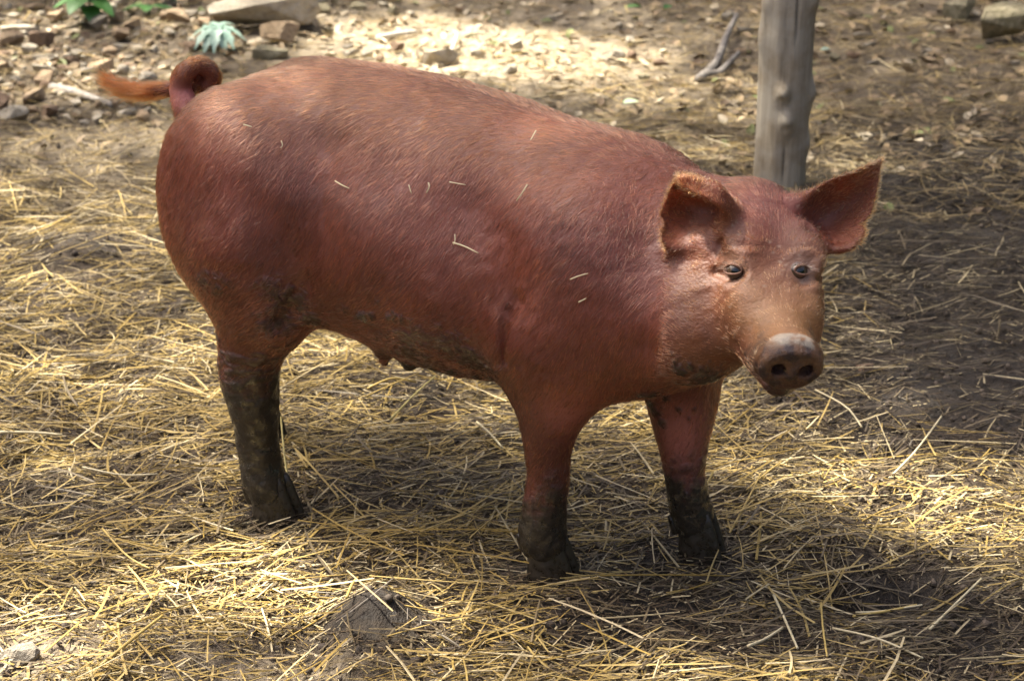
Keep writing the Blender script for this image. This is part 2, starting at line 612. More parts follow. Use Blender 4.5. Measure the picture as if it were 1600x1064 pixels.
# lower jaw and lip line
chain([(hp(0.48, 0, -0.095), 0.056), (hp(0.80, 0, -0.070), 0.032), (hp(0.90, 0, -0.066), 0.024)], k=0.02)
for s in (-1, 1):
    groove([hp(0.93, s * 0.020, -0.056), hp(0.86, s * 0.046, -0.060), hp(0.74, s * 0.058, -0.062)], 0.0042, 0.009)
# eyes: hollows, then lids round them
def trilin(A, P):
    n = np.array(A.shape)
    x = np.clip(P, 0, n - 1.001); i = np.floor(x).astype(int); f = x - i
    r = 0
    for a in (0, 1):
        for b in (0, 1):
            for c in (0, 1):
                w = (f[:, 0] if a else 1 - f[:, 0]) * (f[:, 1] if b else 1 - f[:, 1]) * (f[:, 2] if c else 1 - f[:, 2])
                r = r + w * A[i[:, 0] + a, i[:, 1] + b, i[:, 2] + c]
    return r


def surf(x, y, w0=2.45, w1=4.2):
    """first point of the pig on the line of sight (pig frame)"""
    ws = np.arange(w0, w1, 0.002)
    P = toP(CAM + ray(x, y)[None] * ws[:, None])
    g = (P - G0) / VS
    ok = np.all((g > 0) & (g < GN - 1), 1)
    v = np.where(ok, trilin(SDF, g), 1.0)
    j = np.argmax(v < 0)
    return P[j]


EYE = {}
for s, x, y in ((-1, 1143, 421), (1, 1256, 422)):
    e = surf(x, y)
    out = 0.62 * hh + 0.62 * s * hs + 0.40 * ha
    out = out / np.linalg.norm(out)
    if s > 0: out = (0.75 * hh + 0.45 * hs + 0.45 * ha); out /= np.linalg.norm(out)
    EYE[s] = (e, out)
    ellipsoid(e + out * 0.0062, (0.020, 0.014, 0.008), np.stack([ha, np.cross(out, ha) / np.linalg.norm(np.cross(out, ha)), out]), k=0.012, neg=True)
# wrinkles of the face and neck
for s in (-1, 1):
    groove([hp(0.30, s * 0.050, 0.022), hp(0.34, s * 0.068, 0.010), hp(0.37, s * 0.078, -0.006)], 0.0025, 0.012)
    groove([hp(0.52, s * 0.052, 0.000), hp(0.49, s * 0.068, -0.018), hp(0.44, s * 0.080, -0.026)], 0.0025, 0.012)


for s in (-1, 1):
    groove([hp(0.05, s * 0.080, -0.03), hp(0.20, s * 0.088, -0.055), hp(0.36, s * 0.088, -0.085), hp(0.52, s * 0.070, -0.105)], 0.004, 0.030)


def surf_groove(px, depth_guess, r, k):
    groove([at_depth(x, y, depth_guess) for x, y in px], r, k)


for aa, hw_ in ((0.865, 0.040), (0.825, 0.034)):
    groove([hp(aa - 0.01, -hw_, 0.006), hp(aa, -hw_ * .5, 0.0215), hp(aa + .004, 0, 0.024), hp(aa, hw_ * .5, 0.0215), hp(aa - 0.01, hw_, 0.006)], 0.0022, 0.007)


# ---- ears: cupped sheets, given as rows from root to tip, each from upper to lower edge (x, y, depth behind the root)
def ear_pts(rows, w0, nu=170, nv=150, notch=()):
    rows = np.array(rows, float)
    u = np.linspace(0, 1, nu); v = np.linspace(0, 1, nv)
    A = np.stack([cr(rows[i], v) for i in range(len(rows))])            # rows x nv x 3
    S = np.stack([cr(A[:, j], u) for j in range(nv)], 1)                # nu x nv x 3
    P = np.stack([at_depth(x, y, w0 + d) for x, y, d in S.reshape(-1, 3)])
    keep = np.ones(nu * nv, bool)
    for x, y, r in notch:
        keep &= (S.reshape(-1, 3)[:, 0] - x) ** 2 + (S.reshape(-1, 3)[:, 1] - y) ** 2 > r * r
    U = np.repeat(u, nv); Vv = np.tile(v, nu)
    return P[keep], U[keep], Vv[keep]


EARR = [[(1246, 318, 0.02), (1262, 342, 0.045), (1272, 362, 0.045), (1284, 384, 0.01)],
        [(1290, 286, 0.00), (1300, 318, 0.045), (1302, 352, 0.045), (1304, 391, 0.005)],
        [(1335, 268, 0.00), (1338, 296, 0.035), (1334, 335, 0.035), (1328, 388, 0.000)],
        [(1377, 250, 0.015), (1371, 285, 0.020), (1364, 322, 0.018), (1347, 368, 0.005)]]
EARL = [[(1138, 348, -0.010), (1138, 324, -0.016), (1128, 342, 0.045), (1112, 368, 0.045), (1094, 386, 0.01)],
        [(1128, 322, -0.050), (1126, 297, -0.040), (1104, 328, 0.045), (1086, 358, 0.042), (1066, 392, 0.005)],
        [(1096, 302, -0.045), (1094, 281, -0.035), (1070, 312, 0.030), (1056, 344, 0.025), (1044, 389, 0.005)],
        [(1066, 290, -0.025), (1060, 275, -0.018), (1042, 308, 0.012), (1032, 340, 0.010), (1034, 374, 0.005)]]
ear_all = []
for rows, w0, notch in ((EARR, WP - 0.045, ((1362, 344, 9), (1352, 350, 7), (1340, 384, 4), (1372, 300, 4), (1322, 391, 4))), (EARL, WP - 0.075, ((1028, 343, 7), (1033, 349, 6), (1030, 366, 5), (1058, 292, 6), (1040, 309, 5), (1048, 389, 4), (1036, 352, 5)))):
    ear_all.append(ear_pts(rows, w0, notch=notch))
# ---- tail: base, one curl, then the tuft to the rear
TW = 3.52
TAIL = [(302, 184, 0.00, .028), (289, 162, 0.0, .0235), (282, 138, -0.005, .0195), (288, 117, -0.015, .0190), (306, 102, -0.02, .0160), (324, 107, -0.012, .0152), (332, 122, 0.00, .0150),
        (323, 135, 0.012, .017), (308, 134, 0.026, .0165), (286, 138, 0.034, .0150), (262, 140, 0.034, .0145), (235, 142, 0.03, .0135), (205, 140, 0.03, .0110), (186, 134, 0.03, .007), (176, 128, .03, .003)]
TA = np.array(TAIL, float)
tt = np.linspace(0, 1, 900)
tq = cr(TA, tt)
tail_p = np.stack([at_depth(x, y, TW + d) for x, y, d, r in tq]); tail_r = tq[:, 3]


def splat(P, r, k):
    """union of many small balls"""
    lo = P.min(0) - 0.05; hi = P.max(0) + 0.05
    ix = box_ix(lo, hi)
    base = np.array([ix[0].start, ix[1].start, ix[2].start])
    shp = tuple(s.stop - s.start for s in ix)
    D = np.full(shp, 0.05, np.float32)
    r = np.broadcast_to(np.asarray(r, float), (len(P),))
    m = int(np.ceil((r.max() + 2.2 * VS) / VS))
    g = np.arange(-m, m + 1)
    oi = np.stack(np.meshgrid(g, g, g, indexing='ij'), -1).reshape(-1, 3)
    ci = np.round((P - G0) / VS).astype(int)
    flat = D.reshape(-1)
    for s in range(0, len(P), 2000):
        c = ci[s:s + 2000][:, None, :] + oi[None]
        pos = G0 + c * VS
        d = np.linalg.norm(pos - P[s:s + 2000][:, None, :], axis=-1) - r[s:s + 2000][:, None]
        lc = c - base
        ok = np.all((lc >= 0) & (lc < np.array(shp)), -1)
        fi = (lc[..., 0] * shp[1] + lc[..., 1]) * shp[2] + lc[..., 2]
        np.minimum.at(flat, fi[ok], d[ok].astype(np.float32))
    SDF[ix] = smin(SDF[ix], D, k)


eye_w = {}
for s in (-1, 1):
    e, out = EYE[s]
    c = e - out * 0.0124                                  # middle of the eyeball
    eye_w[s] = (c, out)
for P, U, Vv in ear_all:
    rad = 0.0038 + 0.008 * np.clip(1 - U / 0.25, 0, 1) + 0.0012 * np.exp(-(np.minimum(Vv, 1 - Vv) / 0.06) ** 2)
    splat(P, rad, 0.022)
rim = np.array([(1064, 279, -0.024, .0078), (1080, 279, -0.036, .0075), (1098, 287, -0.042, .0070), (1116, 297, -0.045, .0068), (1129, 310, -0.038, .0068), (1137, 324, -0.022, .0070)])
rq = cr(rim, np.linspace(0, 1, 220))
splat(np.stack([at_depth(x, y, WP - 0.075 + d) for x, y, d, r in rq]), rq[:, 3], 0.006)
splat(tail_p, tail_r, 0.012)
splat(np.stack([at_depth(x, y, TW + d) for x, y, d in ((309, 122, .022), (313, 124, .016), (310, 118, .012))]), 0.0135, 0.004)

# ---- teats
for x, y in ((522, 508), (600, 570), (640, 574), (720, 580)):
    q = op(x, y, -0.085)
    chain([(q + np.array([0, 0, 0.03]), 0.013), (q + np.array([0, 0, 0.004]), 0.006)], k=0.02)

# ---- creases
groove([op(797, 470, -0.215), op(787, 505, -0.213), op(789, 540, -0.203), op(795, 562, -0.195)], 0.002, 0.02)
groove([op(470, 452, -0.20), op(455, 480, -0.185), op(440, 500, -0.18)], 0.006, 0.03)
groove([at_depth(1068, 400, 2.86), at_depth(1058, 440, 2.84), at_depth(1056, 490, 2.83)], 0.006, 0.03)

# ---- slow unevenness of flesh
ix = tuple(slice(0, n, 6) for n in GN)
Xc, Yc, Zc = np.meshgrid(gx[::6], gy[::6], gz[::6], indexing='ij')
lump = 0.010 * (fbm(Xc * 9, Yc * 9, Zc * 9, 5, 2) - 0.5)


def surface_nets(A):
    ins = A < 0
    nx, ny, nz = A.shape
    s = np.zeros((nx - 1, ny - 1, nz - 1), np.int8)
    for a in (0, 1):
        for b in (0, 1):
            for c in (0, 1):
                s += ins[a:nx - 1 + a, b:ny - 1 + b, c:nz - 1 + c]
    act = (s > 0) & (s < 8)
    idx = np.full(act.shape, -1, np.int64)
    cells = np.argwhere(act)
    idx[act] = np.arange(len(cells))
    corners = np.array([(a, b, c) for a in (0, 1) for b in (0, 1) for c in (0, 1)])
    val = np.stack([A[cells[:, 0] + a, cells[:, 1] + b, cells[:, 2] + c] for a, b, c in corners], 1)
    acc = np.zeros((len(cells), 3)); cnt = np.zeros(len(cells))
    for i in range(8):
        for j in range(i + 1, 8):
            if np.abs(corners[i] - corners[j]).sum() != 1: continue
            va, vb = val[:, i], val[:, j]
            m = (va < 0) != (vb < 0)
            t = np.where(m, va / np.where(m, va - vb, 1), 0)
            p = corners[i] + t[:, None] * (corners[j] - corners[i])
            acc[m] += p[m]; cnt[m] += 1
    V = cells + acc / cnt[:, None]
    F = []
    for ax in range(3):
        o1, o2 = [(1, 2), (2, 0), (0, 1)][ax]
        sl0 = [slice(1, -1)] * 3; sl1 = [slice(1, -1)] * 3
        sl0[ax] = slice(0, -1); sl1[ax] = slice(1, None)
        e0 = ins[tuple(sl0)]; e1 = ins[tuple(sl1)]
        cr_ = np.argwhere(e0 != e1)
        base = cr_.copy()
        for d in range(3):
            if d != ax: base[:, d] += 1
        flip = e0[tuple(cr_.T)]
        d1 = np.zeros(3, int); d1[o1] = 1
        d2 = np.zeros(3, int); d2[o2] = 1
        g = lambda off: idx[tuple((base + off).T)]
        quad = np.stack([g(-d1 - d2), g(-d2), g(0 * d1), g(-d1)], 1)
        quad[~flip] = quad[~flip][:, ::-1]
        F.append(quad)
    return V, np.concatenate(F)


Vg, Fq = surface_nets(SDF)
Vp = G0 + Vg * VS
Vp = Vp
# a pass or two of relaxing takes the grid's steps out
E = np.concatenate([Fq[:, [0, 1]], Fq[:, [1, 2]], Fq[:, [2, 3]], Fq[:, [3, 0]]])


def relax(V, w):
    acc = np.zeros_like(V); cnt = np.zeros(len(V))
    for c in range(3):
        acc[:, c] = np.bincount(E[:, 0], V[E[:, 1], c], len(V)) + np.bincount(E[:, 1], V[E[:, 0], c], len(V))
    cnt = np.bincount(E[:, 0], minlength=len(V)) + np.bincount(E[:, 1], minlength=len(V))
    return V + w * (acc / cnt[:, None] - V)


for _ in range(3):
    Vp = relax(Vp, 0.5); Vp = relax(Vp, -0.48)


def vnormals(V):
    n = np.cross(V[Fq[:, 2]] - V[Fq[:, 0]], V[Fq[:, 3]] - V[Fq[:, 1]])
    N = np.zeros_like(V)
    for i in range(4):
        for c in range(3): N[:, c] += np.bincount(Fq[:, i], n[:, c], len(V))
    return N / np.maximum(np.linalg.norm(N, axis=1, keepdims=True), 1e-12)


Np = vnormals(Vp)
Vp = Vp + Np * trilin(lump, (Vp - G0) / (6 * VS))[:, None]
def press(pts, r, depth):
    """a broad soft dent (depth > 0) or fullness (depth < 0) along a line on the near side, and its mirror"""
    global Vp
    for mir in (1, -1):
        Q = np.array([surf(x, y) for x, y in pts])
        Q[:, 1] *= mir
        Q = cr(Q, np.linspace(0, 1, 24)) if len(Q) > 1 else Q
        d = np.min(np.linalg.norm(Vp[:, None] - Q[None], axis=-1), 1)
        Vp = Vp - Np * (depth * np.exp(-(d / r) ** 2))[:, None]


press([(520, 215), (600, 255), (690, 310), (770, 370), (790, 430)], 0.075, 0.009)
press([(500, 230), (490, 320), (470, 400)], 0.045, 0.011)
press([(745, 330), (775, 390), (790, 450)], 0.050, 0.007)
press([(600, 400), (660, 470)], 0.09, -0.010)
press([(365, 290)], 0.10, -0.010)
press([(905, 330), (930, 400)], 0.09, -0.005)
press([(1010, 380), (1020, 470), (1010, 545)], 0.035, 0.010)
Np = vnormals(Vp)

# fine relief of the hide: wrinkles on face and neck, a grain elsewhere
_d = Vp - HP
_fa = (_d @ ha) / HLEN
hd_ = sstep(-0.3, 0.1, _fa) * sstep(0.98, 0.85, _fa)
wr = 1 - np.abs(2 * fbm(_fa * 16 + 3, (_d @ hs) * 22, (_d @ hh) * 22, 201, 3) - 1)
wr2 = 1 - np.abs(2 * fbm(Vp[:, 0] * 26, Vp[:, 1] * 26, Vp[:, 2] * 14, 205, 3) - 1)
eye_d = np.min([np.linalg.norm(Vp - EYE[s_][0], axis=1) for s_ in (-1, 1)], 0)
Vp = Vp - Np * (hd_ * (0.0010 + 0.0020 * np.exp(-(eye_d / 0.05) ** 2)) * sstep(0.55, 0.95, wr) + (1 - hd_) * 0.0011 * sstep(0.6, 1.0, wr2))[:, None]
dsc = sstep(0.93, 0.96, _fa) * (np.abs(_d @ hs) < 0.06)
Vp = Vp - Np * (dsc * 0.0022 * (1 - np.abs(2 * fbm((_d @ hs) * 60, (_d @ hh) * 60, _fa * 20, 211, 3) - 1)))[:, None]
ring_ = np.sin(np.clip(eye_d, 0, 0.05) / 0.05 * 6.28 * 2.2) * np.exp(-((eye_d - 0.026) / 0.012) ** 2)
Vp = Vp + Np * (0.0006 * ring_)[:, None]
Np = vnormals(Vp)
# ---- what each place on the body looks like: mud, tan muzzle, bare pink skin (all in the pig's own frame)
X_, Y_, Z_ = Vp.T
nlo = fbm(X_ * 22, Y_ * 22, Z_ * 22, 3, 4)
nst = fbm(X_ * 25, Y_ * 25, Z_ * 110, 8, 4)            # streaks that run round the legs
nhi = fbm(X_ * 90, Y_ * 90, Z_ * 90, 4, 3)
nfi = fbm(X_ * 230, Y_ * 230, Z_ * 230, 6, 2)
legz = Z_ + 0.16 * (nst - 0.5) + 0.08 * (nlo - 0.5)
rear = X_ < -0.25
mud = np.where(rear, sstep(0.290, 0.200, legz + 0.07 * (nhi - 0.5) + 0.03 * (nfi - 0.5)), sstep(0.190, 0.105, Z_ + 0.12 * (nlo - 0.5) + 0.08 * (nhi - 0.5) + 0.03 * (nfi - 0.5)))
mud = np.maximum(mud, np.where(rear, 0.75 * sstep(0.42, 0.30, legz) * sstep(0.50, 0.62, nst), 0))
bel = sstep(0.345, 0.300, Z_ + 0.11 * (nlo - 0.5) + 0.10 * (nhi - 0.5) + 0.06 * (nfi - 0.5) + 0.02) * sstep(-0.50, -0.42, X_) * sstep(0.00, -0.06, X_) * sstep(0.20, 0.26, Z_)
mud = np.maximum(mud, bel)


def blot(x, y, r, amt=1.0, rough=0.55):
    global mud
    c = surf(x, y)
    d = np.linalg.norm(Vp - c, axis=1) / (1.0 * r) + rough * 2.6 * (nhi - 0.5) + 2.2 * (nfi - 0.5) + rough * 1.6 * (nlo - 0.5)
    mud = np.maximum(mud, 0.85 * amt * sstep(1.3, 0.35, d))


for a in ((570, 495, .013), (585, 492, .008), (590, 468, .007), (612, 492, .010), (628, 490, .012), (640, 488, .006), (540, 480, .008, .8), (660, 520, .025, .7), (700, 540, .03, .8),
          (640, 525, .02, .8), (740, 560, .03, .9), (690, 505, .012, .6), (650, 555, .04, .8), (1064, 577, .016), (1076, 573, .008), (1105, 590, .024), (1090, 592, .014, .8), (1070, 600, .012, .7), (320, 437, .022, .8), (338, 452, .016, .8), (352, 440, .012, .6),
          (420, 450, .02, .7), (445, 470, .022, .9), (455, 455, .012, .8), (430, 500, .03, .8), (1020, 640, .018), (1015, 615, .016), (1040, 622, .007), (1060, 640, .005), (1075, 655, .004), (1085, 640, .004), (1032, 660, .008), (470, 470, .018, .8), (490, 500, .02, .9)):
    blot(*a)
dH = Vp - HP
fa = (dH @ ha) / HLEN; fs_ = dH @ hs; fh = dH @ hh
face = sstep(0.05, 0.45, fa + 0.25 * (nlo - 0.5)) * sstep(0.15, 0.11, np.abs(fs_)) * sstep(1.1, 1.0, fa) * sstep(-0.24, -0.15, fh)
disc = sstep(0.915, 0.945, fa + 0.03 * (nhi - 0.5)) * (np.abs(fs_) < 0.07) * (np.abs(fh) < 0.08)
discrim = sstep(0.885, 0.905, fa + 0.02 * (nhi - 0.5)) * sstep(0.965, 0.945, fa) * sstep(0.010, 0.022, fh) * (np.abs(fs_) < 0.06)
eyegrey = sum(np.exp(-(np.linalg.norm(Vp - EYE[s][0], axis=1) / 0.021) ** 2) for s in (-1, 1))
# bare pink front of the far foreleg, under its fine hair
cpk = surf(1062, 690)
bare = np.exp(-(np.linalg.norm((Vp - cpk) * np.array([1, 1, .55]), axis=1) / 0.040) ** 2)
bare = np.maximum(bare, 0.6 * np.exp(-(np.linalg.norm((Vp - surf(880, 640)) * np.array([1, 1, .7]), axis=1) / 0.05) ** 2))
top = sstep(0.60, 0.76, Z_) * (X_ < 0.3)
ear_P = np.concatenate([e[0][::7] for e in ear_all]); ear_U = np.concatenate([e[1][::7] for e in ear_all])
from mathutils.kdtree import KDTree


def kd(P):
    k = KDTree(len(P))
    for i, p in enumerate(P): k.insert(p, i)
    k.balance()
    return k


ear_kd = kd(ear_P); tail_kd = kd(tail_p)
iear = np.zeros(len(Vp)); itail = np.zeros(len(Vp))
cand = np.where((X_ > 0.1) & (Z_ > 0.45))[0]
for i in cand:
    _, j, dd = ear_kd.find(Vp[i])
    if dd < 0.02: iear[i] = ear_U[j] if dd < 0.012 else 0.3 * ear_U[j]
cand = np.where((X_ < -0.62) & (Z_ > 0.58))[0]
for i in cand:
    _, j, dd = tail_kd.find(Vp[i])
    if dd < tail_r[j] + 0.008: itail[i] = tt[j]
bare = np.maximum(bare, 0.8 * np.exp(-((itail - 0.10) / 0.06) ** 2) * (itail > 0))

# skin colour
def lerp(a, b, t):
    return a + (b - a) * t[:, None]


n1 = fbm(X_ * 7, Y_ * 7, Z_ * 7, 21, 3)
skin = lerp(np.array([[0.095, 0.023, 0.015]]), np.array([[0.165, 0.044, 0.028]]), sstep(0.3, 0.7, n1))
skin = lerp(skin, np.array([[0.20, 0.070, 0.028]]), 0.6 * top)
cheek = face * sstep(0.20, 0.55, fa + 0.2 * (nlo - 0.5) + 1.4 * np.abs(fs_))
skin = lerp(skin, np.array([[0.17, 0.057, 0.019]]), 0.8 * cheek)
skin = lerp(skin, np.array([[0.10, 0.036, 0.020]]), 0.45 * sstep(0.5, 0.7, nlo + 0.1) * face)
muz = sstep(0.45, 0.75, fa + 0.3 * (nlo - 0.5)) * face * sstep(-0.05, 0.0, fh)
skin = lerp(skin, np.array([[0.30, 0.150, 0.055]]), 0.75 * muz)
skin = lerp(skin, np.array([[0.50, 0.185, 0.160]]), np.clip(bare, 0, 1))
skin = lerp(skin, np.array([[0.22, 0.065, 0.035]]), 0.8 * np.clip(iear * 2, 0, 1))
skin = lerp(skin, np.array([[0.30, 0.195, 0.145]]), np.clip(eyegrey, 0, 1) * 0.8)
skin = lerp(skin, np.array([[0.030, 0.014, 0.015]]), disc * (0.60 + 0.40 * sstep(0.38, 0.62, nhi)))
mz = disc * 0 + sstep(0.74, 0.90, fa + 0.25 * (nhi - 0.5)) * sstep(0.022, 0.036, np.abs(fs_) + 0.02 * (nlo - .5)) * (np.abs(fs_) < 0.07) * (np.abs(fh) < 0.08)
skin = lerp(skin, np.array([[0.050, 0.030, 0.022]]), 0.75 * mz * (1 - disc))
skin = lerp(skin, np.array([[0.40, 0.35, 0.28]]), discrim * sstep(0.40, 0.62, nhi + 0.12) * 0.85)
spk = sstep(0.87, 0.93, vnoise(X_ * 330, Y_ * 330, Z_ * 330, 31)) * sstep(-0.02, 0.0, fh) * sstep(-0.05, 0.1, fa) * sstep(0.85, 0.7, fa) * (np.abs(fs_) < 0.07)
skin = lerp(skin, np.array([[0.38, 0.30, 0.22]]), 0.40 * spk)              # dry specks of dirt on the forehead
mud = np.clip(mud, 0, 1)
crust = np.clip(mud, 0, 1) * (0.0008 + 0.0060 * nhi)
Vb = Vp + Np * crust[:, None]

pig = empty('pig', tuple(PO))
tag(pig, 'red brown pig standing in straw with muddy legs and curled tail', 'pig')
toL = lambda q: toW(q) - PO

b = NB('pig_skin')
oc = b.obco()
at_s = b.attr('skin').outputs['Color']; at_m = b.attr('mud').outputs['Fac']; at_d = b.attr('disc').outputs['Fac']
n_f = b.noise(oc, 260, 3); n_m = b.noise(oc, 60, 5, 0.6); n_g = b.noise(oc, 700, 2)
skc = b.mix(b.maprange(n_f, .3, .7, 0, 1), b.mix(0.35, at_s, (0, 0, 0), 'MULTIPLY'), at_s)
skc = b.mix(0.6, at_s, skc)
mudc = b.ramp(n_m, [(0.25, (0.014, 0.0105, 0.007)), (0.55, (0.029, 0.022, 0.0145)), (0.8, (0.052, 0.041, 0.028))])
colr = b.mix(at_m, skc, mudc)
rgh = b.mix(at_m, (0.50, 0.50, 0.50), b.ramp(n_m, [(0.38, (0.14,) * 3), (0.50, (0.62,) * 3)]))
rgh = b.mix(at_d, rgh, (0.30, 0.30, 0.30))
h1 = b.math('MULTIPLY', b.math('ADD', n_m, b.math('MULTIPLY', n_g, 0.35)), b.math('ADD', b.math('MULTIPLY', at_m, 1.0), b.math('MULTIPLY', at_d, 0.8)))
hgt = b.math('ADD', h1, b.math('MULTIPLY', n_f, 0.22))
p = b.principled(Base_Color=colr, Roughness=rgh, Normal=b.bump(hgt, 0.85, 0.008), Specular_IOR_Level=b.maprange(at_m, 0.2, 0.8, 0.5, 0.22), Coat_Weight=b.math('MULTIPLY', at_m, b.maprange(n_m, 0.44, 0.58, 1.0, 0.25)), Coat_Roughness=0.08)
trl = b.n('ShaderNodeBsdfTranslucent'); trl.inputs[0].default_value = (0.42, 0.16, 0.075, 1)
mxs = b.n('ShaderNodeMixShader'); b.l(b.math('MULTIPLY', b.attr('thin').outputs['Fac'], 0.33), mxs.inputs[0]); b.l(p.outputs[0], mxs.inputs[1]); b.l(trl.outputs[0], mxs.inputs[2])
b.done(mxs.outputs[0])
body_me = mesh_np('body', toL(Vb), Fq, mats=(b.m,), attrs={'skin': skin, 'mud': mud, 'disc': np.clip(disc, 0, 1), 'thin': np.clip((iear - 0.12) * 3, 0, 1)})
body = obj('body', body_me, pig)

# ---- eyes
def uv_sphere(r, nu=24, nv=16, sq=(1, 1, 1)):
    V = [(0, 0, r)]; F3 = []; F4 = []
    for i in range(1, nv):
        for j in range(nu):
            a = math.pi * i / nv; c = 2 * math.pi * j / nu
            V.append((r * math.sin(a) * math.cos(c), r * math.sin(a) * math.sin(c), r * math.cos(a)))
    V.append((0, 0, -r))
    for j in range(nu):
        F3.append((0, 1 + j, 1 + (j + 1) % nu)); e = 1 + (nv - 2) * nu
        F3.append((len(V) - 1, e + (j + 1) % nu, e + j))
    for i in range(nv - 2):
        for j in range(nu):
            q = 1 + i * nu
            F4.append((q + j, q + nu + j, q + nu + (j + 1) % nu, q + (j + 1) % nu))
    return np.array(V) * np.array(sq), [np.array(F3), np.array(F4)]


eb = NB('pig_eye')
pp = eb.n('ShaderNodeSeparateXYZ'); eb.l(eb.obco(), pp.inputs[0])
eb.done(eb.principled(Base_Color=eb.ramp(eb.maprange(pp.outputs['Z'], 0.0, 0.0138, 0, 1), [(0.0, (0.13, 0.10, 0.09)), (0.45, (0.13, 0.10, 0.09)), (0.54, (0.035, 0.020, 0.012)), (0.92, (0.060, 0.038, 0.024)), (0.945, (0.003, 0.003, 0.003))]), Roughness=0.04, Specular_IOR_Level=0.7).outputs[0])
V, F = uv_sphere(0.0138)
eye_me = mesh_np('eye', V, F, mats=(eb.m,))
for s in (-1, 1):
    c, out = eye_w[s]
    o = obj('eye', eye_me, pig, tuple(toL(c)))
    look = toW(out) - PO
    look = look / np.linalg.norm(look) * 0.40 + np.array([0.0, -0.85, 0.22]); look /= np.linalg.norm(look)
    o.rotation_euler = Vector(look).to_track_quat('Z', 'Y').to_euler()

lid_m = NB('eyelid_skin')
lid_m.done(lid_m.principled(Base_Color=(0.19, 0.105, 0.075), Roughness=0.6, Specular_IOR_Level=0.2).outputs[0])


def tube(P, r, na=10):
    """closed-ended tube along P with radii r"""
    P = np.asarray(P, float); n = len(P); r = np.broadcast_to(r, (n,))
    T = np.gradient(P, axis=0); T /= np.maximum(np.linalg.norm(T, axis=1, keepdims=True), 1e-9)
    ref = np.array([0.31, 0.2, 0.93])
    V = []
    for i in range(n):
        a = np.cross(T[i], ref); a /= np.linalg.norm(a); b_ = np.cross(T[i], a)
        for j in range(na):
            w = 2 * math.pi * j / na
            V.append(P[i] + r[i] * (math.cos(w) * a + math.sin(w) * b_))
    F4 = [(i * na + j, i * na + (j + 1) % na, (i + 1) * na + (j + 1) % na, (i + 1) * na + j) for i in range(n - 1) for j in range(na)]
    V.append(P[0]); V.append(P[-1])
    F3 = [(len(V) - 2, (j + 1) % na, j) for j in range(na)] + [(len(V) - 1, (n - 1) * na + j, (n - 1) * na + (j + 1) % na) for j in range(na)]
    return np.array(V), [np.array(F4), np.array(F3)]


for s in (-1, 1):
    c, out = eye_w[s]
    hor = hs - (hs @ out) * out; hor /= np.linalg.norm(hor)
    ver = np.cross(out, hor)
    if ver @ camvec(0, 1, 0) < 0: ver = -ver
    for up, hgt, rr in ((1, 0.0072, 0.0023), (-1, 0.0068, 0.0015)):
        t = np.linspace(-0.15, np.pi + 0.15, 26)
        lx = 0.0136 * np.cos(t); ly = up * hgt * np.sin(t) - 0.0016 * np.cos(t) * s * -1
        lz = np.sqrt(np.maximum(0.0146 ** 2 - 0.72 * lx ** 2 - ly ** 2, 1e-6))
        q = c + lx[:, None] * hor + ly[:, None] * ver + lz[:, None] * out
        V, F = tube(toL(q), rr * (0.5 + 0.5 * np.sin(np.clip(t, 0, np.pi))))
        obj('eyelid', mesh_np('eyelid', V, F, mats=(lid_m.m,)), pig)

# ---- hooves: two toes and two dewclaws to a foot
mb = NB('muddy_hoof')
oc = mb.obco(); nn = mb.noise(oc, 70, 5)
mb.done(mb.principled(Base_Color=mb.ramp(nn, [(0.3, (0.014, 0.0105, 0.007)), (0.7, (0.044, 0.034, 0.023))]), Roughness=mb.ramp(nn, [(0.35, (0.2,) * 3), (0.65, (0.5,) * 3)]), Normal=mb.bump(nn, 0.6, 0.004)).outputs[0])


def toe_mesh(h, rx, ry, lean, point):
    nr, na = 9, 20
    V = []
    for i in range(nr):
        t = i / (nr - 1)
        z = h * (1 - t)
        sx = rx * (0.55 + 0.47 * t ** 0.7); sy = ry * (0.62 + 0.40 * math.sin(min(t * 1.9, 1.57)))
        for j in range(na):
            a = 2 * math.pi * j / na
            cx = math.cos(a); cy = math.sin(a)
            px = sx * (cx + (point * max(cx, 0) ** 2)) + lean * t
            V.append((px, sy * cy * (1 - 0.35 * max(cx, 0) ** 2), z + 0.004 * cx * (1 - t)))
    F4 = [(i * na + j, (i + 1) * na + j, (i + 1) * na + (j + 1) % na, i * na + (j + 1) % na) for i in range(nr - 1) for j in range(na)]
    V.append((0, 0, h + 0.006)); V.append((lean, 0, 0))
    F3 = [(len(V) - 2, j, (j + 1) % na) for j in range(na)] + [(len(V) - 1, (nr - 1) * na + (j + 1) % na, (nr - 1) * na + j) for j in range(na)]
    return mesh_np('hoof', np.array(V), [np.array(F4), np.array(F3)], mats=(mb.m,))


toe_me = toe_mesh(0.085, 0.0350, 0.0195, 0.012, 0.30)
dew_me = toe_mesh(0.026, 0.0085, 0.0070, -0.003, 0.2)
dew_me.name = 'dewclaw'
feet = [(op(420, 773, YH), -0.02, 12), (far(op(420, 773, YH), FH, -0.185), -0.02, -5), (op(850, 847, YF), -0.02, 10), (op(1085, 819, YG), -0.02, -6)]
for fpt, dz, turn in feet:
    a = math.radians(turn)
    for s in (-1, 1):
        q = np.array([fpt[0] + 0.004, fpt[1] + s * 0.0160, -0.012])
        o = obj('hoof', toe_me, pig, tuple(toL(q)))
        o.rotation_euler = (s * 0.04, 0, -TH + a - s * 0.10)
        q = np.array([fpt[0] - 0.025, fpt[1] + s * 0.018, fpt[2] + 0.004 - 0.016])
        o = obj('dewclaw', dew_me, pig, tuple(toL(q)))
        o.rotation_euler = (s * 0.12, 0.25, -TH + a + math.pi)

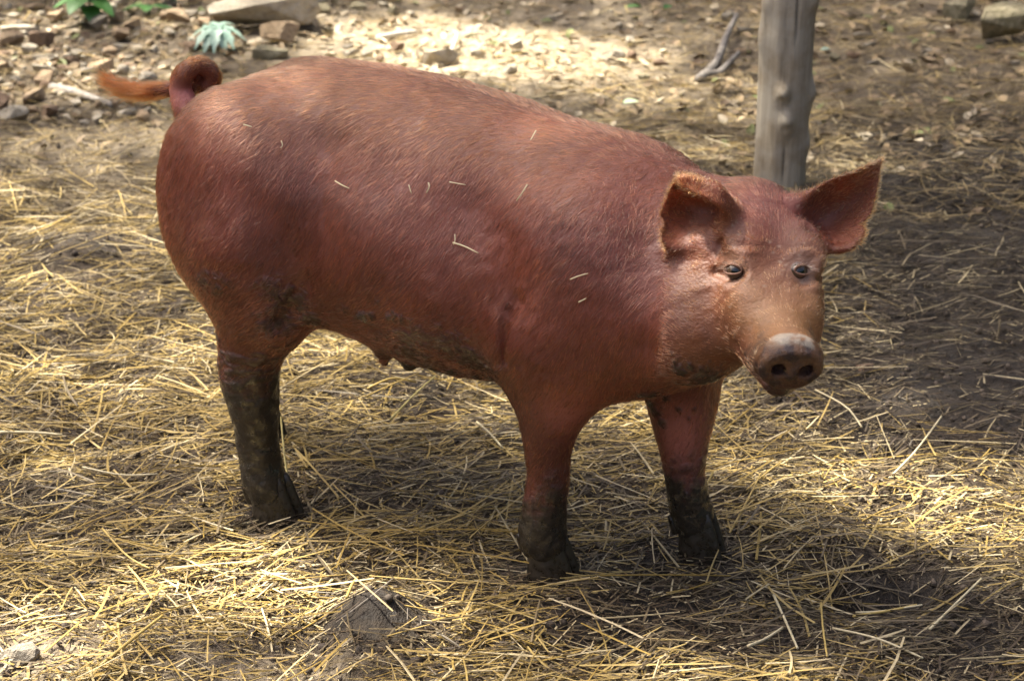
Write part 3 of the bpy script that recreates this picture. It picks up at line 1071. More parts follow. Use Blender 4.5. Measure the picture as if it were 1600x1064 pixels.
# ---- coat: short bristles lying back along the body
def sample_hairs(N, wt):
    A = Vb[Fq[:, 0]]; B = Vb[Fq[:, 1]]; Cc = Vb[Fq[:, 2]]; D = Vb[Fq[:, 3]]
    area = 0.5 * np.linalg.norm(np.cross(Cc - A, D - B), axis=1) * wt[Fq].mean(1)
    f = rng.choice(len(Fq), N, p=area / area.sum())
    u, v = rng.random((2, N, 1))
    P = (1 - u) * (1 - v) * A[f] + u * (1 - v) * B[f] + u * v * Cc[f] + (1 - u) * v * D[f]
    vi = Fq[f, 0]
    return P, vi


def unit(v):
    return v / np.maximum(np.linalg.norm(v, axis=-1, keepdims=True), 1e-9)


def flow(P, vi):
    x, y, z = P.T
    side = sstep(0.755, 0.66, z)
    low = sstep(0.40, 0.30, z)
    d = np.stack([-1.0 + 0.48 * side, 0.35 * np.sign(y) * (1 - side), -0.15 - 0.85 * side], 1)
    bel_ = sstep(-0.55, -0.35, x) * sstep(0.0, -0.1, x) * sstep(0.52, 0.36, z)
    d = d + bel_[:, None] * (np.array([[-1.0, 0, -0.1]]) - d) * 0.8
    leg = np.where(bel_ < 0.3, low, 0)
    d = d + leg[:, None] * (np.array([[-0.35, 0, -1.0]]) - d)
    ham = sstep(-0.45, -0.6, x) * sstep(0.60, 0.45, z)
    d = d + ham[:, None] * (np.array([[-0.75, 0, -0.65]]) - d) * 0.8
    hd = sstep(-0.15, 0.2, fa[vi]) * (np.abs(fs_[vi]) < 0.14) * sstep(-0.26, -0.18, fh[vi])
    hdir = -ha[None] + 0.9 * np.sign(fs_[vi])[:, None] * hs[None] * sstep(0.0, 0.06, np.abs(fs_[vi]))[:, None] - 0.35 * hh[None]
    d = d + hd[:, None] * (hdir - d)
    w = np.stack([fbm(x * 5, y * 5, z * 5, 40 + k, 2) - 0.5 for k in range(3)], 1)
    d = unit(d) + 0.7 * w
    w2 = np.stack([fbm(x * 45, y * 45, z * 45, 50 + k, 2) - 0.5 for k in range(3)], 1)
    d = d + 0.38 * w2
    return d


ear_du = np.zeros_like(ear_P); off = 0
for P, U, Vv in ear_all:
    m = len(P[::7]); root = P[U < 0.05].mean(0)
    ear_du[off:off + m] = unit(ear_P[off:off + m] - root); off += m
hairw = (1 - 0.97 * np.clip(disc + discrim, 0, 1)) * (1 - 0.90 * sstep(0.45, 0.85, mud) * sstep(0.30, 0.26, Z_) - 0.55 * sstep(0.45, 0.85, mud) * sstep(0.26, 0.30, Z_)) * (1 - 0.85 * np.clip(eyegrey * 1.4 - 0.3, 0, 1)) * (1 - 0.70 * np.clip(bare, 0, 1))
hairw = hairw * np.where(np.abs(Y_) < 0.02, 1, 1) * np.where(Y_ > 0.10, 0.55, 1.0)     # thinner on the side turned to the post
hairw = hairw * np.where(iear > 0.6, 2.6, np.where(iear > 0, 1.3, 1)) * np.where(itail > 0.25, 3.0, 1)
NH = 230000
hP, hv = sample_hairs(NH, np.clip(hairw, 0.002, None))
d = flow(hP, hv)
N_ = Np[hv]
ie = iear[hv]; it = itail[hv]
for i in np.where(ie > 0.05)[0]:
    _, j, _d = ear_kd.find(hP[i]); d[i] = ear_du[j] + 0.35 * rng.normal(size=3)
for i in np.where(it > 0.12)[0]:
    _, j, _d = tail_kd.find(hP[i]); j2 = min(j + 12, len(tail_p) - 1); j1 = max(j - 12, 0)
    d[i] = unit(tail_p[j2] - tail_p[j1]) + 0.15 * rng.normal(size=3)
d = d + 0.16 * rng.normal(size=d.shape)
d = unit(d - (d * N_).sum(1, keepdims=True) * N_)
lift = np.abs(rng.normal(0.13, 0.10, NH)) + 0.05
ln = rng.uniform(0.010, 0.024, NH) * (1 - 0.45 * np.clip(face[hv], 0, 1)) * np.where(ie > 0.05, 0.55, 1) * (1 - 0.5 * sstep(0.3, 0.8, mud[hv]))
ln = ln * np.where(hP[:, 2] < 0.33, 0.75, 1)
ln = np.where(it > 0.12, rng.uniform(0.008, 0.017, NH), ln)
tuft = it > 0.70
ln = np.where(tuft, rng.uniform(0.02, 0.055, NH), ln)
lift = np.where(it > 0.2, np.abs(rng.normal(0.14, 0.12, NH)), lift)
lift = np.where(it > 0.70, np.abs(rng.normal(0.22, 0.16, NH)), lift)
lift = np.where(ie > 0.05, np.abs(rng.normal(0.3, 0.2, NH)), lift)
t4 = np.array([0, 0.33, 0.68, 1.0])
pts = hP[:, None, :] - N_[:, None] * 0.001 + ln[:, None, None] * (d[:, None] * t4[None, :, None] + N_[:, None] * (lift[:, None] * (t4 - 0.55 * t4 ** 2)[None])[..., None])
rad = 0.00025 * rng.uniform(0.7, 1.25, NH)[:, None] * np.array([1.0, 0.95, 0.7, 0.18])[None]
g = rng.random(NH)
tone = sstep(0.25, 0.75, fbm(hP[:, 0] * 10, hP[:, 1] * 10, hP[:, 2] * 10, 77, 3))
clump = sstep(0.35, 0.65, vnoise(hP[:, 0] * 170, hP[:, 1] * 170, hP[:, 2] * 170, 78))
g = np.clip(0.45 * g + 0.40 * clump + 0.40 * tone - 0.12, 0, 1)
hc = lerp(np.array([[0.050, 0.011, 0.007]]), np.array([[0.375, 0.102, 0.050]]), g ** 1.4)
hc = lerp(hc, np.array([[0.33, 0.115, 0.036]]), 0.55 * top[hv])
hc = lerp(hc, np.array([[0.34, 0.118, 0.036]]), 0.75 * np.clip(cheek[hv], 0, 1))
hc = lerp(hc, np.array([[0.48, 0.270, 0.105]]), 0.75 * muz[hv])
hc = lerp(hc, np.array([[0.29, 0.072, 0.014]]), np.where(it > 0.12, 0.9, 0) * (0.6 + 0.4 * g))
hc = lerp(hc, np.array([[0.50, 0.21, 0.075]]), np.where(ie > 0.05, 0.8, 0) * np.ones(NH))  # ear hair painted lighter orange, the backlit glow put into its colour
hc = lerp(hc, np.array([[0.06, 0.042, 0.03]]), np.clip(mud[hv] * 1.1, 0, 0.9))
dark = (it > 0.85) & (rng.random(NH) < 0.18)
hc[dark] = (0.06, 0.035, 0.02)
dk = (rng.random(NH) < 0.25) & (it < 0.1)
hc[dk] *= 0.30
pale = rng.random(NH) < 0.09
hc[pale] = hc[pale] * 1.7
# pale lashes over the eyes
lp, lc = [], []
for s in (-1, 1):
    c, out = eye_w[s]
    hor = hs - (hs @ out) * out; hor /= np.linalg.norm(hor)
    ver = np.cross(out, hor)
    if ver @ camvec(0, 1, 0) < 0: ver = -ver
    for k_ in range(46):
        a_ = rng.uniform(0.25, 2.9)
        q0 = c + 0.013 * math.cos(a_) * hor + 0.0062 * math.sin(a_) * ver + 0.0125 * out
        dd = unit(out * 0.8 + ver * rng.uniform(-0.1, 0.5) + hor * (0.7 * math.cos(a_) + rng.normal(0, .15)))
        L_ = rng.uniform(.008, .015)
        lp.append([q0 + dd * L_ * u_ - np.array([0, 0, 0.25 * L_]) * u_ ** 2 for u_ in t4]); lc.append((0.45, 0.33, 0.22))
pts = np.concatenate([pts, np.array(lp)]); hc = np.concatenate([hc, np.array(lc)])
rad = np.concatenate([rad, np.full((len(lp), 4), 0.00022) * np.array([1, .9, .7, .3])])
hb = NB('pig_hair')
hbs = hb.n('ShaderNodeBsdfHairPrincipled')
try: hbs.parametrization = 'COLOR'
except Exception: pass
hb.l(hb.attr('col').outputs['Color'], hbs.inputs['Color'])
hbs.inputs['Roughness'].default_value = 0.20
hbs.inputs['IOR'].default_value = 1.55
hbs.inputs['Radial Roughness'].default_value = 0.35
hb.done(hbs.outputs[0])


def hair_obj(name, pts, rad, colr, mat, parent):
    n, k, _ = pts.shape
    cu = bpy.data.hair_curves.new(name)
    cu.add_curves([k] * n)
    cu.attributes['position'].data.foreach_set('vector', np.ascontiguousarray(toL(pts.reshape(-1, 3)), dtype=np.float32).ravel())
    ra = cu.attributes.get('radius') or cu.attributes.new('radius', 'FLOAT', 'POINT')
    ra.data.foreach_set('value', rad.astype(np.float32).ravel())
    ca = cu.attributes.new('col', 'FLOAT_COLOR', 'CURVE')
    ca.data.foreach_set('color', np.concatenate([colr, np.ones((n, 1))], 1).astype(np.float32).ravel())
    cu.materials.append(mat)
    return link(bpy.data.objects.new(name, cu), parent)


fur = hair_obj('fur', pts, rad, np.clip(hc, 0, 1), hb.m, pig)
tag(fur, kind='stuff')
# ================================================================== TREES that throw the dappled shade (they stand just outside the picture)
def lit(px, py, r, sq=0.6, amt=1.0):
    c = ground_at(px, py)
    return (c[0], c[1], r, r * sq, amt)


GAPS = [lit(720, 85, .50, .8), lit(880, 105, .40, .7), lit(600, 50, .34, .8), lit(960, 90, .3, 1.0, .9),
        lit(550, 885, .26, .85), lit(690, 905, .22, .85), lit(450, 875, .18, .8, .9), lit(370, 930, .18, .8, .75), lit(60, 1010, .18, .8, .75), lit(230, 960, .16, .8, .5),
        lit(1400, 790, .26, .75, .7), lit(1540, 810, .2, .75, .7), lit(1280, 770, .16, .75, .5), lit(1240, 1035, .22, .7, .75), lit(1330, 690, .14, .7, .4), lit(300, 530, .25, .8, .45), lit(130, 600, .24, .6, .4), lit(490, 560, .16, .8, .5), lit(280, 610, .20, .6, .5),
        lit(30, 45, .25, .8, .9), lit(110, 120, .45, .9, .7), lit(320, 60, .3, .8, .5), lit(1250, 250, .35, .8, .4), lit(1060, 150, .45, .9, .5), lit(700, 620, .18, .8, .4), lit(1000, 640, .2, .8, .4), lit(60, 400, .35, .8, .5), lit(110, 310, .4, .8, .5), lit(200, 220, .3, .8, .4)]
_w = toW(Vb[::5]); _t = _w[:, 2] / SUN[2]
SHADE = np.zeros((200, 200))
_sel = _w[:, 2] > 0.24
_ix = np.clip(((_w[_sel, 0] - SUN[0] * _t[_sel] + 3) / 0.03).astype(int), 0, 199); _iy = np.clip(((_w[_sel, 1] - SUN[1] * _t[_sel] + 3) / 0.03).astype(int), 0, 199)
SHADE[_ix, _iy] = 1
for _ in range(2):
    SHADE = np.maximum.reduce([SHADE, np.roll(SHADE, 1, 0), np.roll(SHADE, -1, 0), np.roll(SHADE, 1, 1), np.roll(SHADE, -1, 1)])


def through(x, y):
    """how much of the sun comes through the crowns to the yard at (x, y)"""
    T = 0.08 + 0.17 * sstep(0.35, 0.7, fbm(x * 2.2, y * 2.2, None, 95, 3))
    T = T * (1 - 0.10 * sstep(1.2, 2.0, y))
    T = T * (1 - 0.92 * np.clip(1.2 * gspot(x, y, 1570, 430, .65, 1.6) + 0.6 * gspot(x, y, 1590, 150, .6, 1.0), 0, 1))
    for cx, cy, rx, ry, a in GAPS:
        d = np.sqrt(((x - cx) / rx) ** 2 + ((y - cy) / ry) ** 2) + 0.6 * (fbm(x * 6, y * 6, None, 91, 3) - 0.5)
        T = np.maximum(T, a * sstep(1.1, 0.7, d))
    gx_ = np.clip(((x + 3) / 0.03).astype(int), 0, 199); gy_ = np.clip(((y + 3) / 0.03).astype(int), 0, 199)
    sh = SHADE[gx_, gy_]
    return T * (1 - sh) + sh * (0.06 + 0.01 * (fbm(x * 4, y * 4, None, 96, 2) - 0.5))      # leaves packed over the pig to keep the sun off it


lb = NB('leaf_green')
ld = lb.n('ShaderNodeBsdfDiffuse'); ltb = lb.n('ShaderNodeBsdfTranslucent')
oi = lb.attr('col').outputs['Color']
lb.l(oi, ld.inputs['Color']); lb.l(oi, ltb.inputs['Color'])
mx = lb.n('ShaderNodeMixShader'); mx.inputs[0].default_value = 0.30
lb.l(ld.outputs[0], mx.inputs[1]); lb.l(ltb.outputs[0], mx.inputs[2])
lb.done(mx.outputs[0])
kb = NB('bark')
kn = kb.noise(kb.obco(), 14, 6, 0.6)
kb.done(kb.principled(Base_Color=kb.ramp(kn, [(0.3, (0.05, 0.04, 0.03)), (0.7, (0.15, 0.12, 0.09))]), Roughness=0.9, Normal=kb.bump(kn, 0.8, 0.03)).outputs[0])


def leaf_cards(C_, size, colr, flat=0.5):
    """pointed leaves: 6-vertex bent blades, one per centre"""
    n = len(C_)
    yaw = rng.uniform(0, 2 * np.pi, n); tilt = rng.normal(0, flat, n); roll = rng.normal(0, flat, n)
    f = np.stack([np.cos(yaw) * np.cos(tilt), np.sin(yaw) * np.cos(tilt), np.sin(tilt)], 1)
    s = np.stack([-np.sin(yaw), np.cos(yaw), np.zeros(n)], 1)
    u = np.cross(f, s)
    s = s * np.cos(roll)[:, None] + u * np.sin(roll)[:, None]
    u = np.cross(f, s)
    sz = size * rng.uniform(0.7, 1.25, n)
    k = np.array([(-0.5, 0, 0), (-0.1, 0.30, 0.06), (0.25, 0.22, 0.04), (0.55, 0, -0.08), (0.25, -0.22, 0.04), (-0.1, -0.30, 0.06), (0.05, 0, -0.02)])
    V = C_[:, None] + sz[:, None, None] * (k[None, :, 0:1] * f[:, None] + k[None, :, 1:2] * s[:, None] + k[None, :, 2:3] * u[:, None])
    tri = np.array([(0, 6, 1), (1, 6, 2), (2, 6, 3), (3, 6, 4), (4, 6, 5), (5, 6, 0)])
    F = (np.arange(n)[:, None, None] * 7 + tri[None]).reshape(-1, 3)
    return V.reshape(-1, 3), F, np.repeat(colr, 7, 0)


def tree(x, y, h, label, cr_c, cr_r, own):
    t = empty('tree', (x, y, 0)); tag(t, label, 'tree', 'trees around the pen')
    zz = np.linspace(-0.1, h, 14)
    bend = np.stack([x + (cr_c[0] - x) * (np.clip(zz / h, 0, 1) ** 2) * 0.3, y + (cr_c[1] - y) * (np.clip(zz / h, 0, 1) ** 2) * 0.3, zz], 1)
    V, F = tube(bend - np.array([x, y, 0]), np.linspace(0.16, 0.03, 14) + 0.10 * np.exp(-np.clip(zz, 0, 9) / 0.25), 14)
    obj('trunk', mesh_np('trunk', V, F, mats=(kb.m,)), t)
    for q in range(6):
        a = rng.uniform(0, 6.28); e = np.array(cr_c) + np.array([math.cos(a), math.sin(a), rng.uniform(-.3, .4)]) * np.array(cr_r) * 0.75
        s0 = bend[rng.integers(8, 13)]
        tt_ = np.linspace(0, 1, 8)[:, None]
        L_ = s0 * (1 - tt_) + e * tt_ + np.array([0, 0, 0.35]) * np.sin(tt_ * 3.1)
        V, F = tube(L_ - np.array([x, y, 0]), np.linspace(0.020, 0.005, 8), 8)
        obj('branch', mesh_np('branch', V, F, mats=(kb.m,)), t)
    mine = (leaf_own == own)
    P = LEAF[mine]
    g_ = rng.random((len(P), 1))
    col = np.array([[0.035, 0.075, 0.018]]) * (1 - g_) + np.array([[0.075, 0.125, 0.030]]) * g_
    V, F, Cc = leaf_cards(P, 0.085, col)
    cw = obj('crown', mesh_np('crown', V - np.array([x, y, 0]), F, smooth=False, mats=(lb.m,), attrs={'col': Cc}), t)
    tag(cw, kind='stuff')
    return t


# crown centres stand up the sun's line from the yard
def up_sun(x, y, z):
    return (x + SUN[0] / SUN[2] * z, y + SUN[1] / SUN[2] * z, z)


# the leaves, dense or thin as the light on the yard asks
NL = 62000
LX = rng.uniform(-2.8, 3.2, NL); LY = rng.uniform(-1.4, 5.4, NL)
_T = np.clip(through(LX, LY), 0.02, 0.999)
_k = rng.random(NL) < -np.log(_T) / 3.4
LX, LY = LX[_k], LY[_k]
LZ = 9.2 + 0.9 * (fbm(LX * 1.2, LY * 1.2, None, 99, 2) - 0.5) * 2 + rng.uniform(-0.6, 0.6, len(LX))
LEAF = np.stack([LX + SUN[0] / SUN[2] * LZ, LY + SUN[1] / SUN[2] * LZ, LZ], 1)
OWN = np.array([up_sun(-1.2, 0.0, 9.2), up_sun(-0.9, 3.2, 9.2), up_sun(1.5, 1.6, 9.2)])
leaf_own = np.argmin(((LEAF[:, None, :2] - OWN[None, :, :2]) ** 2).sum(-1), 1)
tree(-5.2, -0.6, 8.8, 'tall broadleaf tree on the near left of the pen', OWN[0], (1.8, 1.6, 0.7), 0)
tree(-4.6, 6.4, 8.8, 'tall broadleaf tree on the stony ground at the far left of the pen', OWN[1], (2.0, 2.0, 0.7), 1)
tree(-1.0, 7.4, 8.8, 'tall broadleaf tree behind the pen that shades its muddy side', OWN[2], (2.0, 2.0, 0.7), 2)

# the wood that closes the yard in on every side
nw = 15000
a_ = rng.uniform(0, 2 * np.pi, nw); rr_ = rng.uniform(7.5, 12.0, nw); zz_ = (5.0 + 2.5 * np.sin(a_)) * rng.random(nw) ** 0.9
k_ = rng.random(nw) < 0.35 + 0.9 * fbm(a_ * 4, zz_ * 0.6, None, 111, 3)
Pw = np.stack([rr_ * np.cos(a_), rr_ * np.sin(a_) + 1.0, zz_], 1)[k_]
g_ = rng.random((len(Pw), 1))
V, F, Cc = leaf_cards(Pw, 0.55, np.array([[0.030, 0.060, 0.018]]) * (1 - g_) + np.array([[0.065, 0.105, 0.030]]) * g_, 0.7)
wd = obj('woodland', mesh_np('woodland', V, F, smooth=False, mats=(lb.m,), attrs={'col': Cc}))
tag(wd, 'green wood closing in the yard all round', 'woodland', kind='stuff')

# unseen shrub added past the right edge to block sky light from that corner
shade_bush = empty('shade_bush', (2.55, 1.3, 0)); tag(shade_bush, 'unseen leafy shrub added at the right to block sky light from the dark earth', 'shade_bush')
u_ = rng.normal(size=(5200, 3)); u_ /= np.linalg.norm(u_, axis=1, keepdims=True)
Pb = u_ * (rng.random((5200, 1)) ** 0.45) * np.array([0.85, 1.5, 1.25]) + np.array([0, 0, 1.35])
Pb = Pb[(rng.random(len(Pb)) < 0.35 + 0.9 * fbm(Pb[:, 0] * 2.5, Pb[:, 1] * 2.5, Pb[:, 2] * 2.5, 113, 2)) & (Pb[:, 2] > 0.08)]
g_ = rng.random((len(Pb), 1))
V, F, Cc = leaf_cards(Pb, 0.15, np.array([[0.028, 0.055, 0.016]]) * (1 - g_) + np.array([[0.060, 0.095, 0.026]]) * g_, 0.6)
tag(obj('foliage', mesh_np('foliage', V, F, smooth=False, mats=(lb.m,), attrs={'col': Cc}), shade_bush), kind='stuff')
for k_ in range(5):
    V, F = tube(np.array([(0.05 * math.cos(k_ * 1.3), 0.05 * math.sin(k_ * 1.3), -.05), (0.25 * math.cos(k_ * 1.3), 0.3 * math.sin(k_ * 1.3), .8), (0.5 * math.cos(k_ * 1.3), 0.8 * math.sin(k_ * 1.3), 1.8)]), [.03, .02, .008], 8)
    obj('stem', mesh_np('stem', V, F, mats=(kb.m,)), shade_bush)

# ================================================================== POST
def post():
    c = ground_at(1221, 303); x0, y0 = c[0], c[1] + 0.055
    t = empty('fence_post', (x0, y0, 0)); tag(t, 'grey weathered round wooden post with knots behind the pig', 'post')
    na, nz = 120, 420
    H_ = 2.1
    a = np.linspace(0, 2 * np.pi, na, endpoint=False); z = np.linspace(-0.12, H_, nz)
    A, Z = np.meshgrid(a, z)
    R = 0.0655 + 0.0035 * sstep(0.2, 1.2, Z)
    R = R + 0.004 * (fbm(np.cos(A) * 2 + 5, np.sin(A) * 2, Z * 5, 3, 3) - 0.5) * 2
    R = R + 0.0007 * (fbm(np.cos(A) * 16 + 5, np.sin(A) * 16, Z * 3, 9, 3) - 0.5) * 2       # grain
    front = -math.pi / 2
    Gr = []
    def kn(da, zc, ra, rz, h):
        nonlocal R
        dA = np.angle(np.exp(1j * (A - (front + da))))
        d2 = (dA / ra) ** 2 + ((Z - zc) / rz) ** 2
        R = R + h * np.exp(-d2)
        R = R - 0.30 * h * np.exp(-(((dA + 0.25 * ra) / (ra * .45)) ** 2 + ((Z - zc + rz * 0.55) / (rz * .35)) ** 2))
    # px to height on the post's front
    def hz(py):
        d = ray(1222, py); tt_ = (y0 - 0.06 - CAM[1]) / d[1]
        return (CAM + d * tt_)[2]
    kn(-0.15, hz(147), 0.22, 0.022, 0.022); kn(0.05, hz(190), 0.26, 0.030, 0.020); kn(1.35, hz(155), 0.35, 0.040, 0.016); kn(1.2, hz(232), 0.30, 0.035, 0.010)
    kn(0.95, hz(8), 0.3, 0.035, 0.013); kn(-1.25, hz(70), 0.4, 0.06, 0.010); kn(-1.1, hz(12), 0.3, 0.03, 0.008); kn(0.1, 1.3, 0.3, .03, .012); kn(-.6, 1.7, 0.3, .03, .012)
    crack = np.zeros_like(R)
    for da, z0, z1, w, dp in ((0.22, hz(78), 1.6, 0.026, 0.012), (-0.02, hz(300), hz(215), 0.022, 0.007), (-0.5, hz(120), hz(-40), 0.012, 0.0015)):
        cen = front + da + 0.05 * (fbm(Z * 7, Z * 0 + da * 9, None, 5, 3) - 0.5)
        dA = np.angle(np.exp(1j * (A - cen)))
        m = np.exp(-(dA / w) ** 2) * sstep(z0, z0 + 0.05, Z) * sstep(z1, z1 - 0.05, Z)
        R = R - dp * m; crack = np.maximum(crack, m * min(dp / 0.008, 1))
    lean = 0.010 * Z
    V = np.stack([R * np.cos(A) + lean * 0.4, R * np.sin(A), Z], -1).reshape(-1, 3)
    I = np.arange(na * nz).reshape(nz, na)
    J = np.roll(I, -1, 1)
    F4 = np.stack([I[:-1], J[:-1], J[1:], I[1:]], -1).reshape(-1, 4)
    V = np.concatenate([V, [(lean[-1, 0] * 0.4, 0, H_ + 0.004)]])
    F3 = np.array([(len(V) - 1, I[-1, j], I[-1, (j + 1) % na]) for j in range(na)])
    b = NB('weathered_wood')
    oc = b.obco()
    mp = b.n('ShaderNodeMapping'); mp.inputs['Scale'].default_value = (1, 1, 0.06); b.l(oc, mp.inputs['Vector'])
    g1 = b.noise(mp.outputs[0], 90, 6, 0.65); g2 = b.noise(oc, 9, 5, 0.6); g3 = b.noise(oc, 30, 4)
    base = b.ramp(g1, [(0.28, (0.11, 0.09, 0.065)), (0.42, (0.28, 0.245, 0.19)), (0.75, (0.46, 0.42, 0.345))])
    stain = b.ramp(g2, [(0.38, (0.20, 0.145, 0.075)), (0.54, (0.37, 0.335, 0.27))])
    cc = b.mix(0.5, base, stain)
    cc = b.mix(b.attr('crack').outputs['Fac'], cc, (0.030, 0.025, 0.02))
    b.done(b.principled(Base_Color=cc, Roughness=0.75, Normal=b.bump(b.math('ADD', g1, b.math('MULTIPLY', g3, 0.4)), 0.5, 0.005)).outputs[0])
    ck = np.concatenate([crack.ravel(), [0]])
    obj('post_shaft', mesh_np('post_shaft', V, [F4, F3], mats=(b.m,), attrs={'crack': ck}), t)


post()

# ================================================================== STONES
def hull_mesh(seed, n=18, flat=(1, .8, .5), bev=0.06):
    import bmesh
    r = random.Random(seed)
    bm = bmesh.new()
    for _ in range(n):
        v = Vector((r.uniform(-1, 1), r.uniform(-1, 1), r.uniform(-1, 1)))
        m = max(abs(v.x), abs(v.y), abs(v.z)); l = v.length
        v *= 0.75 / max(m, 1e-3) * 0.5 + 0.5 / max(l, 1e-3) * 0.8
        bm.verts.new((v.x * flat[0], v.y * flat[1], v.z * flat[2]))
    res = bmesh.ops.convex_hull(bm, input=bm.verts)
    junk = [e for e in res['geom_interior'] if isinstance(e, bmesh.types.BMVert)]
    bmesh.ops.delete(bm, geom=junk, context='VERTS')
    bmesh.ops.dissolve_limit(bm, angle_limit=0.30, verts=bm.verts, edges=bm.edges)
    bmesh.ops.bevel(bm, geom=bm.edges[:], offset=bev, segments=2, profile=0.6, affect='EDGES', clamp_overlap=True)
    bmesh.ops.triangulate(bm, faces=bm.faces)
    bmesh.ops.recalc_face_normals(bm, faces=bm.faces)
    me = bpy.data.meshes.new('stone')
    bm.to_mesh(me); bm.free()
    for p_ in me.polygons: p_.use_smooth = False
    return me


def stone_mat(name, dark, mid, light, moss=0.0):
    b = NB(name)
    oc = b.obco()
    oi = b.n('ShaderNodeObjectInfo').outputs['Random']
    ad = b.n('ShaderNodeVectorMath', operation='ADD'); b.l(oc, ad.inputs[0])
    cb = b.n('ShaderNodeCombineXYZ'); b.l(b.math('MULTIPLY', oi, 40), cb.inputs[0]); b.l(cb.outputs[0], ad.inputs[1])
    n_ = b.noise(ad.outputs[0], 2.2, 7, 0.65); m_ = b.noise(ad.outputs[0], 9, 5, 0.6)
    c = b.ramp(n_, [(0.3, dark), (0.52, mid), (0.75, light)])
    if moss: c = b.mix(b.maprange(m_, 0.45, 0.65, 0, moss), c, (0.11, 0.12, 0.045))
    c = b.mix(b.maprange(m_, 0.5, 0.75, 0, 0.6), c, (0.13, 0.095, 0.06))
    b.done(b.principled(Base_Color=c, Roughness=0.85, Normal=b.bump(b.math('ADD', n_, b.math('MULTIPLY', m_, 0.5)), 0.5, 0.15)).outputs[0])
    return b.m


SM = {'grey': stone_mat('grey_stone', (0.17, 0.145, 0.11), (0.28, 0.245, 0.19), (0.40, 0.36, 0.29)),
      'tan': stone_mat('tan_stone', (0.21, 0.14, 0.08), (0.34, 0.245, 0.15), (0.46, 0.355, 0.23)),
      'brown': stone_mat('brown_stone', (0.13, 0.08, 0.05), (0.22, 0.145, 0.09), (0.31, 0.215, 0.14)),
      'pale': stone_mat('pale_stone', (0.30, 0.255, 0.18), (0.45, 0.395, 0.30), (0.57, 0.52, 0.42)),
      'mossy': stone_mat('mossy_stone', (0.19, 0.16, 0.095), (0.30, 0.26, 0.165), (0.40, 0.355, 0.25), 0.55)}
STONE = {}
for i in range(6):
    for k in SM:
        me = hull_mesh(100 + i, 16 + i % 4, (1, .75, (.35, .5, .6)[i % 3]), 0.05)
        me.materials.append(SM[k]); STONE[k, i] = me


def stone(px, py, w, kind, i, asp=1.0, label=None, group=None, rz=None, sink=0.25, name='stone', zs=1.0):
    """stone whose foot is seen at (px, py), w metres across"""
    c = ground_at(px, py)
    h = float(height(np.array([c[0]]), np.array([c[1]]), False)[0])
    o = bpy.data.objects.new(name, STONE[kind, i])
    s = w / 2
    o.scale = (s, s * asp, s * zs)
    dz = s * zs * (.35, .5, .6)[i % 3]
    o.location = (c[0], c[1] + s * asp * .5, h + dz * (1 - 2 * sink) )
    o.rotation_euler = (rng.normal(0, .12), rng.normal(0, .12), rng.uniform(0, 6.28) if rz is None else rz)
    COL.objects.link(o)
    tag(o, label, 'stone', group)
    return o


stone(408, 60, .52, 'pale', 0, .8, 'large flat grey rock at the back, biggest in the rubble', rz=.2, sink=.05, name='rock', zs=.85)
stone(438, 76, .20, 'tan', 4, .7, 'tan wedge-shaped rock leaning in front of the large flat rock', rz=2.6, sink=.1, name='rock')
stone(420, 94, .165, 'mossy', 3, .6, 'low greenish slab of rock just behind the pig\'s rump', rz=.1, sink=.1, name='rock')
stone(1568, 72, .27, 'mossy', 4, .75, 'mossy block of rock at the far right with a dark gap beneath', rz=.25, sink=.02, name='rock', zs=1.1)
stone(1500, 36, .24, 'mossy', 1, .8, 'shaded greenish rock behind the mossy block at the far right', rz=1.2, sink=.1, name='rock')
stone(1560, 14, .20, 'brown', 2, .8, 'brown rock at the far right edge behind the mossy block', rz=2.2, sink=.1, name='rock')
stone(20, 200, .115, 'pale', 5, .8, 'pale rounded stone at the left edge below the tail', rz=.4, sink=.1)
stone(75, 190, .10, 'brown', 4, .8, 'dark brown stone beside the pale rounded stone at the left edge', rz=1.4, sink=.1)
stone(70, 122, .12, 'pale', 0, .6, 'flat whitish stone lying left of the tail tuft', rz=.2)
stone(66, 104, .10, 'pale', 3, .6, 'upper of two flat whitish stones left of the tail tuft', rz=.5)
stone(130, 118, .11, 'grey', 0, .7, 'flat blue grey stone above the tip of the tail', rz=.1)
stone(290, 40, .115, 'pale', 3, .7, 'white flat stone standing left of the large flat rock', rz=.3)
stone(30, 52, .19, 'pale', 0, .5, 'sunlit white slab at the top left edge', rz=-.15)
stone(690, 105, .16, 'pale', 2, .55, 'sunlit pale stone just behind the middle of the back', rz=.2)
stone(958, 98, .11, 'pale', 5, .6, 'rounded pale stone at the right end of the sunny patch', rz=.2)
stone(1352, 585, .065, 'brown', 3, .8, 'small brown clod of earth beside the snout', rz=1.0, sink=-.1, name='clod')
stone(1350, 62, .10, 'grey', 0, .6, 'flat grey stone right of the post, upper of a pair', rz=.2)
stone(1360, 78, .07, 'grey', 1, .6, 'small grey stone right of the post, lower of a pair', rz=.7)
stone(1455, 92, .08, 'grey', 3, .5, 'long low grey stone between the post and the mossy block', rz=.05)
stone(1142, 28, .09, 'pale', 4, .7, 'light stone left of the top of the post', rz=1.2)
stone(1165, 62, .08, 'grey', 1, .7, 'grey stone touching the post on its left', rz=.2)
stone(1160, 84, .09, 'tan', 3, .5, 'low tan stone left of the post beside the forked stick', rz=.1)
stone(20, 1052, .10, 'grey', 5, .8, 'grey half-buried stone in the bottom left corner', rz=.4, sink=.42)
TONE = {'grey': 'grey', 'tan': 'tan', 'brown': 'dark brown', 'pale': 'pale', 'mossy': 'greenish'}


